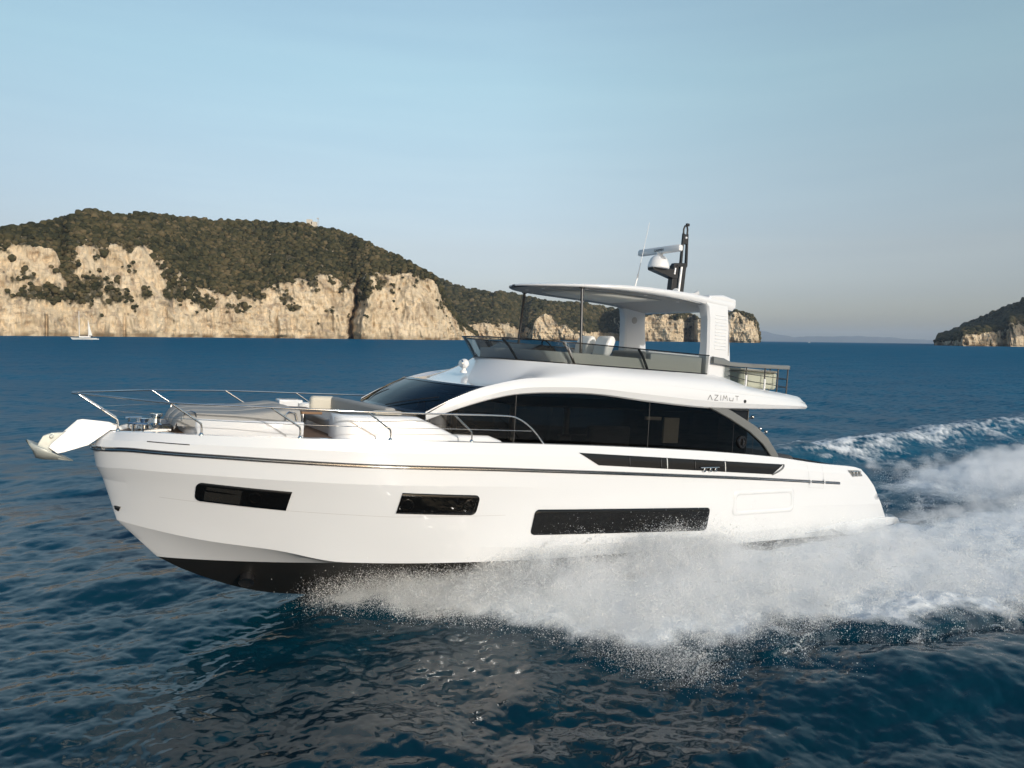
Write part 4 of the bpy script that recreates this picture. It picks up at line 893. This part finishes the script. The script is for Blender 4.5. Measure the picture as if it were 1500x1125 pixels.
# the tongue of splash that runs out amidships
n = 12000; t_ = g.beta(1.5, 1.6, n); DR.append(np.stack([12.9 - .7 * t_ + g.normal(0, .35, n), 5.0 + 1.7 * t_ + g.normal(0, .25, n), np.abs(g.normal(0, .22, n)) * (1.2 - t_)], -1)); SZ.append(np.clip(g.lognormal(-5.25, .4, n), .003, .014))
# light mist of drops against the topsides
n = 8000; x0 = g.uniform(4, 14.8, n); y0 = 2.45 + np.abs(g.normal(0, .35, n)); z0_ = .25 + .02 * x0 + np.abs(g.normal(0, .16, n)) + .25 * np.clip(noise3(np.stack([x0 * .9, 0 * x0, 0 * x0], -1)), 0, 1)
DR.append(np.stack([x0, y0, z0_], -1)); SZ.append(np.clip(g.lognormal(-5.5, .35, n), .002, .009))
# broken water rising behind the boat on the far side of the hollow
NJ2 = 520; xs_ = -g.uniform(5.5, 24, NJ2)
for i in range(NJ2):
    x0 = xs_[i]; y0 = g.normal(-.2, 1.5) + 1.0; top = .62 * np.exp(-((y0 - .4) / 2.4) ** 2) * np.clip((-5 - x0) / 8, 0, 1) * (1 if x0 > -18 else .8)
    zc = -.3 + g.random() ** .8 * (top + .35); n = int(g.integers(80, 260)); sig = .10 + .2 * g.random()
    dirv = np.array([g.normal(-.3, .4), g.normal(.1, .5), abs(g.normal(.6, .4))]); tpar = g.beta(1.2, 2, n) * g.uniform(.1, .6)
    DR.append(np.array([x0, y0, zc]) + tpar[:, None] * dirv + g.normal(size=(n, 3)) * sig); SZ.append(np.clip(g.lognormal(-4.95, .42, n), .004, .022))
DR = np.concatenate(DR); SZ = np.concatenate(SZ)
sp_ = np.stack([np.clip(DR[:, 0], .3, 17), DR[:, 1], DR[:, 2]], -1)
inside = (DR[:, 0] > -.2) & (DR[:, 0] < 17.5) & (np.abs(DR[:, 1]) < np.interp(DR[:, 0], [0, 12, 14, 16, 17.5], [2.5, 2.45, 2.1, 1.2, .3]) * np.clip(.72 + .3 * DR[:, 2], .6, 1.02))
DR, SZ = DR[~inside], SZ[~inside]
print("droplets", len(DR))
n = len(DR); a1 = g.normal(size=(n, 3)); a1 /= np.linalg.norm(a1, axis=1)[:, None]; a2 = np.cross(a1, g.normal(size=(n, 3))); a2 /= np.linalg.norm(a2, axis=1)[:, None]
r_ = SZ[:, None]
V = np.stack([DR + r_ * a1, DR + r_ * (-.5 * a1 + .87 * a2), DR + r_ * (-.5 * a1 - .87 * a2)], 1).reshape(-1, 3)
def drop_mat():
    m = mat("white_spray", (.86, .87, .87), .6); t = NT(m)
    df = t.new("BsdfDiffuse"); df.inputs[0].default_value = (.88, .88, .87, 1); tl = t.new("BsdfTranslucent"); tl.inputs[0].default_value = (.88, .88, .87, 1)
    mx = t.new("MixShader"); mx.inputs[0].default_value = .5; t.l.new(df.outputs[0], mx.inputs[1]); t.l.new(tl.outputs[0], mx.inputs[2]); t.l.new(mx.outputs[0], t.out.inputs[0]); return m
M['drop'] = drop_mat()
dr = big_mesh("spray_droplets", V, np.arange(3 * n).reshape(-1, 3), M['drop'], smooth=False); tag(dr, "white spray droplets flung out from the yacht's side", None, None, "stuff")

# the finest drops hang as mist: a cloud grown from points inside the thrown water
def mist_cloud(name, P, radius, density, label, voxel=.11):
    me = bpy.data.meshes.new(name); me.vertices.add(len(P)); me.vertices.foreach_set("co", np.ascontiguousarray(P, dtype=np.float32).ravel()); me.update()
    ra = me.attributes.new("size", 'FLOAT', 'POINT'); ra.data.foreach_set("value", np.ascontiguousarray(radius, dtype=np.float32))
    o = bpy.data.objects.new(name, me); scene.collection.objects.link(o)
    ng = bpy.data.node_groups.new("mist", 'GeometryNodeTree'); ng.interface.new_socket("Geometry", in_out='INPUT', socket_type='NodeSocketGeometry'); ng.interface.new_socket("Geometry", in_out='OUTPUT', socket_type='NodeSocketGeometry')
    N = ng.nodes; L = ng.links; gi = N.new("NodeGroupInput"); go = N.new("NodeGroupOutput"); na = N.new("GeometryNodeInputNamedAttribute"); na.data_type = 'FLOAT'; na.inputs[0].default_value = "size"
    mp = N.new("GeometryNodeMeshToPoints"); pv = N.new("GeometryNodePointsToVolume"); pv.resolution_mode = 'VOXEL_SIZE'; pv.inputs["Density"].default_value = density; pv.inputs["Voxel Size"].default_value = voxel
    sm = N.new("GeometryNodeSetMaterial"); sm.inputs["Material"].default_value = M['mist']
    L.new(gi.outputs[0], mp.inputs["Mesh"]); L.new(na.outputs["Attribute"], mp.inputs["Radius"]); L.new(mp.outputs[0], pv.inputs["Points"]); L.new(na.outputs["Attribute"], pv.inputs["Radius"])
    L.new(pv.outputs[0], sm.inputs[0]); L.new(sm.outputs[0], go.inputs[0]); md = o.modifiers.new("mist", 'NODES'); md.node_group = ng
    me.materials.append(M['mist']); tag(o, label, None, None, "stuff"); return o
def mist_mat():
    m = bpy.data.materials.new("water_mist"); m.use_nodes = True; t = NT(m); t.n.remove(t.b)
    v = t.new("VolumePrincipled"); v.inputs["Color"].default_value = (.995, .995, .995, 1); v.inputs["Anisotropy"].default_value = 0.0
    a = t.new("Attribute"); a.attribute_name = "density"; n = t.noise(t.coord("Object", (1.1, 1, .8)), 1.5, 9, .74, .7)
    d = t.math('MULTIPLY', a.outputs["Fac"], t.ramp(n, [(.40, (.02, .02, .02)), (.56, (.8, .8, .8)), (.70, (3, 3, 3))])); t.l.new(d, v.inputs["Density"]); v.inputs["Density Attribute"].default_value = ""
    t.l.new(v.outputs[0], t.out.inputs["Volume"]); return m
M['mist'] = mist_mat()
n = 5200; x0 = np.concatenate([g.uniform(-14, 16.2, n), g.uniform(9, 15.5, 1600), g.uniform(8, 15.8, 900), g.uniform(12.5, 16.3, 900)]); n = len(x0); a = hull_edge(x0); b = plume_axis(x0); s = g.beta(1.3, 1.2, n); s[-1800:] = g.uniform(.02, .34, 1800); s = np.where(x0 < 1, g.uniform(.3, 1, n), s)
y0 = a + s * (b - a); z0_ = g.random(n) * spray_top(x0, y0) * .72 * np.interp(x0, [-2, 1, 5], [.8, .55, 1]) - .08; rd = g.uniform(.14, .34, n) * np.clip((17.2 - x0) / 2.5, .35, 1)
n2 = 700; xb = -g.uniform(8, 24, n2); yb = g.normal(.6, 1.3, n2); zb = -.3 + g.random(n2) * (.25 + .58 * np.exp(-((yb - .4) / 2.4) ** 2) * np.clip((-6.5 - xb) / 7, 0, 1))
PM = np.concatenate([np.stack([x0, y0, z0_], -1), np.stack([xb, yb, zb], -1)]); RM = np.concatenate([rd, g.uniform(.25, .5, n2)])
ok = ~((PM[:, 0] > -.4) & (np.abs(PM[:, 1]) < hull_edge(PM[:, 0]) + .9 * RM))
mist_cloud("spray_mist", PM[ok], RM[ok], 1.5, "white spray mist billowing along the yacht's port side and wake")
# ================================================================== THE COAST
def at_dist(u, v, d):
    """point on the sight line through pixel (u, v) at horizontal distance d"""
    u = np.asarray(u, float); v = np.asarray(v, float)
    ray = FW + RT * ((u - 750) / F_PX)[..., None] - UP * ((v - 562.5) / F_PX)[..., None]
    k = np.asarray(d) / np.hypot(ray[..., 0], ray[..., 1]); return CAM + ray * k[..., None]
def hor(u): return 495.0 + .0128 * (np.asarray(u) - 750)
def lin(pts):
    p = sorted(pts); return lambda u: np.interp(u, [a for a, _ in p], [b for _, b in p])
def rock_mat():
    m = mat("limestone_cliff", (.4, .33, .24), .9); t = NT(m)
    P = t.coord("Object"); a = t.noise(t.coord("Object", (1, 1, .7)), .035, 8, .62, .6); b = t.noise(t.coord("Object", (1, 1, 3.)), .05, 8, .7, .3); c = t.noise(t.coord("Object", (1, 1, .12)), .11, 5, .6)
    col = t.ramp(a, [(.25, (.30, .23, .15)), (.42, (.55, .44, .295)), (.58, (.68, .555, .385)), (.8, (.74, .635, .48))])
    col = t.mix(t.ramp(c, [(.36, (.8, .8, .8)), (.50, (0, 0, 0))]), col, (.36, .265, .175)); 
    n = t.n[-1]
    col = t.mix(t.ramp(b, [(.34, (.8, .8, .8)), (.47, (0, 0, 0))]), col, (.27, .22, .17))
    veg = t.attr("veg"); sc = t.noise(P, .25, 4, .6)
    col = t.mix(t.math('MULTIPLY_ADD', sc, .5, t.math('SUBTRACT', veg, .25), clamp=True), col, (.034, .034, .019))
    wet = t.attr("wet"); col = t.mix(wet, col, (.17, .115, .06))
    t.l.new(col, t.b.inputs["Base Color"]); t.b.inputs["Specular IOR Level"].default_value = .1
    t.l.new(t.bump(t.math('MULTIPLY_ADD', b, .6, a), .7, 4.0), t.b.inputs["Normal"]); return m
M['rock'] = rock_mat()
def bush_mat():
    m = mat("macchia_foliage", (.05, .055, .025), .8); t = NT(m); v = t.attr("tone"); n = t.noise(t.coord(), .6, 4, .7)
    c = t.ramp(t.math('MULTIPLY_ADD', n, .4, t.math('MULTIPLY', v, .7)), [(.12, (.018, .019, .009)), (.35, (.040, .040, .018)), (.6, (.070, .060, .027)), (.8, (.105, .082, .040)), (.97, (.15, .115, .06))])
    t.l.new(c, t.b.inputs["Base Color"]); t.b.inputs["Specular IOR Level"].default_value = .15
    t.l.new(t.bump(n, .8, .8), t.b.inputs["Normal"]); return m
M['bush'] = bush_mat()
_bm = bmesh.new(); bmesh.ops.create_icosphere(_bm, subdivisions=2, radius=1); ICO_V = np.array([v.co[:] for v in _bm.verts]); ICO_F = np.array([[v.index for v in f.verts] for f in _bm.faces]); _bm.free()
def bushes(name, P, rad, label, seed):
    g = np.random.default_rng(seed); n = len(P); nv = len(ICO_V)
    var = [ICO_V * (1 + .34 * fbm(ICO_V * 1.7 + 31 * k, 2)[:, None]) for k in range(12)]; k = g.integers(0, 12, n); rot = g.uniform(0, 6.28, n)
    base = np.stack(var)[k]; c, s = np.cos(rot)[:, None], np.sin(rot)[:, None]
    B = np.stack([c * base[..., 0] - s * base[..., 1], s * base[..., 0] + c * base[..., 1], base[..., 2] * g.uniform(.65, 1.05, n)[:, None]], -1) * rad[:, None, None] + P[:, None, :]
    o = big_mesh(name, B.reshape(-1, 3), (ICO_F[None] + (np.arange(n) * nv)[:, None, None]).reshape(-1, 3), M['bush'])
    tone = np.clip(.42 + .30 * g.normal(size=n) + .3 * fbm(P * .012, 3), 0, 1); vcol(o, "tone", np.repeat(tone, nv)); tag(o, label, None, None, "stuff"); return o
def headland(name, u0, u1, Df, cliff, ridge, label, seed, setback=3.0, cliff_lean=.45, veg_patch=(), gully=None, step=1.0, rough=1.0, bush_r=(2.2, 4.2), dens=1.0, bare=0.0, wood_label=""):
    us = np.arange(u0, u1 + .01, step); Dd = Df(us); vc = cliff(us) + 2.2 * fbm(np.stack([us * .09, 0 * us, 0 * us + seed * 3.1], -1), 4) * np.clip((hor(us) - cliff(us)) / 40, 0, 1); vr = np.minimum(ridge(us) + .9 * fbm(np.stack([us * .12, 0 * us, 0 * us + seed * 5.1], -1), 3), vc - .3)
    pxm = Dd / F_PX                                 # metres per pixel at that distance
    vb = hor(us) + 5.25 / Dd * F_PX
    hc = (vb - vc) * pxm; hr = (vb - vr) * pxm
    NC, NR = 46, 40; rowsP, kindv = [], []
    vj = fbm(np.stack([us * .06, 0 * us, 0 * us + seed], -1), 4) 
    for k in range(NC + NR + 6):
        if k <= NC:
            t = k / NC; v = vb + 3 * (t == 0) + (vc - vb) * t; d = Dd + cliff_lean * hc * (t ** 1.3); kd = 0
        elif k <= NC + NR:
            t = (k - NC) / NR; v = vc + (vr - vc) * (1 - (1 - t) ** 1.15); d = Dd + cliff_lean * hc + setback * (hr - hc) * t; kd = 1
        else:
            t = (k - NC - NR) / 5; v = vr + 2 + t * t * (vb - vr) * 1.0; d = Dd + cliff_lean * hc + setback * (hr - hc) * (1 + .5 * t) + 60 * t; kd = 2
        if gully is not None: d = d + gully(us, v)
        rowsP.append(at_dist(us, v, d)); kindv.append(np.full(len(us), kd))
    G = np.stack(rowsP); K = np.stack(kindv)
    rad = G - CAM; rad[..., 2] = 0; rad /= np.linalg.norm(rad, axis=-1)[..., None]
    S = pxm.mean(); Q = G / S
    n = rough * S * (11.5 * fbm(Q * np.array([.03, .03, .018]), 5, .55) + 4.6 * fbm(Q * np.array([.075, .075, .05]) + 5, 5, .58, True) - 3 + 2.0 * fbm(Q * np.array([.05, .05, .45]), 3))
    w = np.where(K == 0, 1.0, .35) * np.clip(np.arange(G.shape[0])[:, None] / 3.0, .2, 1)
    G = G - rad * (n * w)[..., None]
    G[..., 2] += np.where(K == 1, S * 2.2 * fbm(Q * .05 + 3, 4), 0) * (1 - 0)
    nr, nc = G.shape[:2]; ii = np.arange(nr - 1)[:, None] * nc; jj = np.arange(nc - 1)[None]
    Fq = np.stack([ii + jj, ii + jj + 1, ii + nc + jj + 1, ii + nc + jj], -1).reshape(-1, 4)
    # vegetation: everywhere above the cliff edge except bare ledges, and in patches on the cliff
    uu = np.broadcast_to(us, K.shape); tv = np.stack([np.clip((np.arange(nr) / NC), 0, 1)] * nc, 1)
    vv = hor(uu) - (G[..., 2] - 5.25) / pxm
    nz = fbm(Q * .045 + 40, 4); nz2 = fbm(Q * .16 + 11, 3)
    ts = np.stack([np.clip((np.arange(nr) - NC) / NR, 0, 1)] * nc, 1)
    veg = np.where(K >= 1, np.where(nz2 > .56 + .25 * np.minimum(ts * 6, 1) - .2 - .30 * np.clip(1 - ts * 7, 0, 1), 0.2, 1.0), np.clip((nz + .55 * nz2 - .56 + .55 * (tv - .55) + .45 * np.clip((tv - .75) / .25, 0, 1) ** 2) * 3.2, 0, 1) * (tv > .16))
    for (pu, pv, ru, rv, st) in veg_patch:
        d2 = ((uu - pu) / ru) ** 2 + ((vv - pv) / rv) ** 2; veg = np.maximum(veg, np.where(K == 0, np.clip((st - d2 + .9 * nz2 + .5 * nz) * 2, 0, 1), veg)) if st > 0 else np.where(d2 - .6 * nz2 < -st, np.minimum(veg, .1), veg)
    if bare: veg = np.where((nz2 + .5 * nz > bare), veg * .2, veg)
    wet = np.clip((5.0 * S / .9 - G[..., 2]) / (3.5 * S), 0, 1) * np.where(K == 0, 1, 0) * np.clip(.5 + 1.5 * nz, 0, 1)
    o = big_mesh(name, G.reshape(-1, 3), Fq, M['rock']); vcol(o, "veg", veg * .9); vcol(o, "wet", wet); tag(o, label, None, None, "structure")
    # scatter
    g = np.random.default_rng(seed + 5); A = G[:-1, :-1]; 
    ex = np.linalg.norm(G[:-1, 1:] - G[:-1, :-1], axis=-1); ey = np.linalg.norm(G[1:, :-1] - G[:-1, :-1], axis=-1)
    wgt = ex * ey * (veg[:-1, :-1] > .45) * (K[:-1, :-1] < 2) * np.where(K[:-1, :-1] == 0, .9, 1.0); tot = wgt.sum()
    rm = .5 * (bush_r[0] + bush_r[1]); N = int(min(26000, dens * tot / (rm * rm * 2.3)))
    idx = g.choice(wgt.size, N, p=(wgt / tot).ravel()); i, j = np.unravel_index(idx, wgt.shape); f, h = g.random(N)[:, None], g.random(N)[:, None]
    P = G[i, j] * (1 - f) * (1 - h) + G[i + 1, j] * f * (1 - h) + G[i, j + 1] * (1 - f) * h + G[i + 1, j + 1] * f * h
    rr = g.uniform(bush_r[0], bush_r[1], N) * np.where(g.random(N) < .15, 1.6, 1) * np.where(K[i, j] == 0, .75, 1); P[:, 2] += rr * .35
    print(name, "bushes", N, "S", S)
    if N: bushes(wood_label[0], P, rr, wood_label[1], seed)
    return o, G
ridge1 = lin([(-160,345),(0,336),(40,333),(75,328),(105,319),(125,313),(140,310),(155,315),(175,318),(200,315),(235,316),(265,321),(300,324),(350,326),(400,327),(440,329),(470,335),(500,342),(520,348),(545,360),(570,371),(600,386),(625,399),(640,408),(655,440),(668,463),(685,480),(700,492)])
cliff1 = lin([(-160,356),(0,357),(25,359),(55,362),(80,368),(92,395),(103,366),(125,358),(155,363),(185,355),(212,360),(228,372),(245,386),(258,398),(272,412),(300,424),(335,432),(372,432),(392,424),(408,414),(425,411),(450,410),(478,403),(492,408),(508,420),(520,412),(535,402),(552,400),(572,404),(600,399),(622,403),(638,412),(650,442),(664,465),(682,482),(700,494)])
D1 = lin([(-160,1000),(0,1070),(90,1085),(100,1092),(120,1095),(250,1140),(300,1180),(400,1215),(480,1235),(515,1245),(545,1230),(600,1230),(640,1260),(665,1330),(700,1420)])
def gully1(u, v):
    uc = 528 - (v - 400) * .17 + 2.2 * np.sin(v * .13) + 1.2 * np.sin(v * .41); g_ = 48 * np.exp(-((u - uc) / 3.0) ** 2) * np.clip((v - 398) / 14, 0, 1) - 34 * np.clip(1 - np.abs(u - uc - 17) / 15, 0, 1) * np.clip((v - 398) / 14, 0, 1)
    for a, b, w, dpt in ((182, 490, 3, 9), (68, 488, 2.5, 8), (405, 480, 2.5, 9), (428, 487, 3, 9), (300, 475, 4, 6)): g_ = g_ + dpt * np.exp(-((u - a) / w) ** 2) * np.clip((v - b + 30) / 20, 0, 1)
    return g_
headland("hills", -150, 700, D1, cliff1, ridge1, "rocky island with pale cliffs under green scrub", 1, 2.6, .42,
         veg_patch=[(70,440,60,12,.9),(130,432,45,22,1.1),(170,440,30,12,.9),(30,415,30,12,.5),(100,398,14,26,1.1),(215,437,12,10,.8),(265,430,30,16,.9),(300,445,25,12,.7),(350,452,30,10,.5),(250,408,18,12,.6),(430,452,20,6,.5),(418,440,14,10,.5),(535,425,10,25,.7),(205,368,10,8,.6),(575,415,10,8,.4)],
         gully=gully1, wood_label=("woodland", "dark olive scrub covering the top of the island on the left"))
ridge2 = lin([(585,420),(640,409),(660,418),(690,426),(715,430),(735,430),(765,436),(795,442),(820,444),(845,446),(870,450),(900,455),(930,470),(950,497)])
cliff2 = lin([(585,485),(640,480),(680,478),(700,474),(725,472),(745,478),(780,480),(840,484),(860,486),(900,488),(950,499)])
D2 = lin([(585,1950),(700,2000),(740,2060),(765,2200),(785,2100),(850,2150),(880,2350),(950,2450)])
headland("hills", 585, 950, D2, cliff2, ridge2, "scrub covered hillside running down behind the yacht", 2, 4.0, .5, bush_r=(3.6, 6.6), wood_label=("woodland", "warm green scrub on the hillside behind the flybridge"), bare=1.0)
# the pale stack in front of that hillside
ridge2b = lin([(770,497),(776,486),(781,474),(786,466),(793,461),(800,459),(808,462),(814,469),(818,476),(828,474),(834,480),(845,486),(856,492),(862,498)])
cliff2b = lin([(770,498),(776,488),(781,476),(786,468),(793,462),(800,460),(808,464),(814,471),(818,478),(828,476),(834,482),(845,488),(856,494),(862,499)])
headland("sea_stack", 771, 862, lin([(771,2010),(782,1940),(840,1950),(862,2050)]), cliff2b, ridge2b, "pale rock stack at the water's edge below the hillside", 3, 1.2, .35, step=.5, dens=.0, wood_label=("woodland", ""))
ridge3 = lin([(840,497),(852,478),(862,466),(880,459),(900,455),(920,453),(945,456),(975,459),(1000,458),(1011,459),(1017,464),(1024,466),(1034,466),(1046,464),(1058,459),(1070,456),(1082,455),(1090,458),(1099,460),(1104,464),(1108,471),(1111,484),(1113,500)])
cliff3 = lin([(840,498),(852,482),(862,472),(880,468),(900,464),(920,460),(945,460),(975,462),(1000,461),(1011,462),(1017,467),(1024,468),(1034,468),(1046,467),(1058,463),(1070,460),(1082,458),(1090,461),(1099,463),(1104,467),(1108,474),(1111,488),(1113,501)])
D3 = lin([(840,2700),(905,2420),(925,2230),(1000,2250),(1008,2330),(1016,2330),(1022,2230),(1100,2240),(1113,2300)])
headland("hills", 840, 1113, D3, cliff3, ridge3, "far limestone point with a sea cave below the radar arch", 4, 1.6, .30, step=.6, bush_r=(2.6, 4.6), rough=.8, veg_patch=[(990,466,14,6,.6),(880,478,22,22,1.6),(985,476,6,4,.4)],
         gully=lambda u, v: 55 * np.exp(-((u - 1006) / 4.5) ** 4) * (v > 481), wood_label=("woodland", "thin scrub along the top of the far limestone point"))
ridge4 = lin([(1368,502),(1374,496),(1382,492),(1392,488),(1402,482),(1420,472),(1440,464),(1460,456),(1480,449),(1500,442),(1560,425),(1640,410)])
cliff4 = lin([(1368,502.5),(1374,500),(1395,499),(1407,497),(1411,492),(1430,490),(1450,487),(1470,484),(1480,474),(1492,473),(1500,480),(1520,470),(1640,465)])
headland("hills", 1368, 1640, lin([(1368,2260),(1405,2010),(1411,1890),(1440,1960),(1470,2060),(1480,2010),(1500,2080),(1640,2450)]), cliff4, ridge4, "dark wooded island slope at the right edge of the bay", 5, 3.2, .4, step=.8, bush_r=(3.2, 6.0), gully=lambda u, v: 9 * (1560 - u) * np.clip((cliff4(u) - 5 - v) / 9, 0, 1), wood_label=("woodland", "dark wood on the slope of the island at the right edge"))
# blue mountains far behind the point
um = np.arange(1060, 1420, 2.0); rm_ = lin([(1060,486),(1112,484),(1125,486),(1140,490),(1165,494),(1190,492),(1215,493),(1260,492),(1300,494),(1340,497),(1380,499),(1420,501)])
Dm = 21000.; vr_ = rm_(um) + 1.2 * fbm(np.stack([um * .05, 0 * um, 0 * um], -1), 4); G = np.stack([at_dist(um, hor(um) + 1.2, 0 * um + Dm), at_dist(um, .5 * (hor(um) + vr_), 0 * um + Dm + 900), at_dist(um, vr_, 0 * um + Dm + 1900), at_dist(um, hor(um) + .5, 0 * um + Dm + 4500)])
G[..., 0] += 120 * fbm(G * .0009, 4); nr, nc = G.shape[:2]; ii = np.arange(nr - 1)[:, None] * nc; jj = np.arange(nc - 1)[None]
M['far'] = vary(mat("far_mountain", (.17, .18, .19), .9), .1, .002)  # lightened blue-grey, part of the haze put into the base colour
mt = big_mesh("mountains", G.reshape(-1, 3), np.stack([ii + jj, ii + jj + 1, ii + nc + jj + 1, ii + nc + jj], -1).reshape(-1, 4), M['far']); tag(mt, "faint blue mountains on the horizon", None, None, "structure")

# ================================================================== SMALL THINGS FAR AWAY
def basis_at(u, v, d):
    p = at_dist(np.array(float(u)), np.array(float(v)), d); f = p - CAM; f[2] = 0; f /= np.linalg.norm(f); return p, f
def far_empty(name, u, v, d, z=None):
    p, f = basis_at(u, v, d); o = empty(name, (p[0], p[1], p[2] if z is None else z), (0, 0, math.atan2(f[1], f[0]) - math.pi / 2)); return o, d / F_PX   # local X = right in the picture, Y = away
sy, s = far_empty("sailing_yacht", 124, 495, 620, 0.0); tag(sy, "white sailing yacht with two masts anchored below the cliffs", "sailing yacht")
def boat_hull(L, B, H, z0=-.3):
    G = []
    for t in np.linspace(0, 1, 15):
        x = -L / 2 + L * t; w = B / 2 * math.sin(math.pi * min(1, .5 * (1 - (t - 1) * -1) if False else (t * .86 + .14))) ** .6; h = H * (1 + .25 * (1 - t) ** 2)
        G.append([(x - .08 * L * (1 - t) * k, y * w * (.55 + .45 * k), z0 + k * (h - z0)) for y, k in ((-1, 1), (-1, .5), (-.8, 0), (.8, 0), (1, .5), (1, 1))] + [(x, 0, h)])
    m = MB(); m.grid(G); m.add(G[0], [tuple(range(7))]); m.add(G[-1], [tuple(range(7))])
    for a, b in zip(range(14), range(1, 15)): m.add([G[a][5], G[a][6], G[a][0], G[b][0], G[b][6], G[b][5]], [(0, 1, 4, 5), (1, 2, 3, 4)])
    return m
boat_hull(15.5, 4.0, 1.2).build("hull", M['pale'], sy, angle=30)
q = MB(); q.box((.2, 0, 1.95), (7.5, 2.6, .9)); q.build("coachroof", M['white_plastic'], sy, bevel=.2)
for x, h in ((-3.3, 21.0), (2.5, 14.5)):
    q = MB(); q.tube([(x, 0, 1.5), (x, 0, h)], .24, 8, r1=.15); q.build("mast", M['white_plastic'], sy)
q = MB(); q.prism([(2.7, 13.5), (2.8, 3.0), (5.0, 3.0), (4.0, 7.0)], -.05, .05); q.build("sail", M['pale'], sy)
q = MB(); q.tube([(-3.2, 0, 3.2), (2.0, 0, 3.2)], .28, 8); q.build("boom", M['dark_cushion'], sy)
q = MB(); q.box((4.2, 0, 2.3), (2.2, 2.4, 1.3)); q.build("sprayhood", M['dark_cushion'], sy, bevel=.3)
dn, s = far_empty("dinghy", 139.8, 495, 626, 0.0); tag(dn, "small white dinghy lying astern of the anchored sailing yacht", "dinghy")
boat_hull(4.6, 1.9, .7, -.15).build("hull", M['white_plastic'], dn, angle=30); q = MB(); q.box((1.9, 0, .9), (.5, .5, .9)); q.build("outboard", M['dark_cushion'], dn, bevel=.1)
M['stucco'] = vary(mat("pale_stucco", (.62, .56, .46), .9), .1, .3)  # the walls' own pale warm colour
bl, s = far_empty("hilltop_building", 456, 330, 1500); tag(bl, "pale stone building standing on top of the hill", "building")
bl.rotation_euler[2] -= .35
q = MB(); q.box((-3.5, 0, 0), (9.5, 9, 22)); q.build("tower", M['stucco'], bl); q = MB(); q.box((6, .5, -3.0), (9.5, 8, 19)); q.build("wing", M['stucco'], bl)
q = MB(); q.box((1.8, -4.4, 4), (1.4, .5, 5)); q.build("window", M['hull_glass'], bl)
tw, s = far_empty("lattice_mast", 466.2, 330, 1500); tag(tw, "thin grey radio mast beside the hilltop building", "radio mast")
q = MB()
for a, b in ((-1, -1), (1, -1), (1, 1), (-1, 1)): q.tube([(a * 1.3, b * 1.3, -8), (a * .9, b * .9, 13)], .22, 5)
for z in range(-6, 13, 4): q.tube([(-1.2, -1.2, z), (1.2, -1.2, z + 3)], .15, 4); q.tube([(1.2, 1.2, z), (-1.2, 1.2, z + 3)], .15, 4)
q.build("lattice", M['seam'], tw); q = MB(); q.box((-.8, 0, 13.6), (4.2, 2.4, 1.8)); q.build("platform", M['seam'], tw)
for u, d, lab, hh in ((1185.5, 3600, "tiny white boat on the horizon to the right of the flybridge rail", 5.5), (1407.5, 1950, "tiny white boat below the dark island on the right", 2.0)):
    b_, s = far_empty("small_boat", u, 499, d, 0.0); tag(b_, lab, "boat", "tiny boats on the horizon")
    boat_hull(hh * 1.6, hh * .5, hh * .25).build("hull", M['white_plastic'], b_, angle=30); q = MB(); q.box((0, 0, hh * .45), (hh * .8, hh * .35, hh * .5)); q.build("cabin", M['white_plastic'], b_, bevel=.2)

# ================================================================== THE AIR
hz = MB(); hz.box((0, 0, 240), (62000, 62000, 500)); hm = bpy.data.materials.new("sea_haze"); hm.use_nodes = True; t = NT(hm); t.n.remove(t.b)
hv = t.new("VolumePrincipled"); hv.inputs["Color"].default_value = (.82, .90, 1.0, 1); hv.inputs["Density"].default_value = 3.2e-5; hv.inputs["Density Attribute"].default_value = ""; hv.inputs["Anisotropy"].default_value = 0.2
t.l.new(hv.outputs[0], t.out.inputs["Volume"]); haze = hz.build("haze", hm, weld=False); tag(haze, "thin blue haze over the sea", None, None, "stuff")
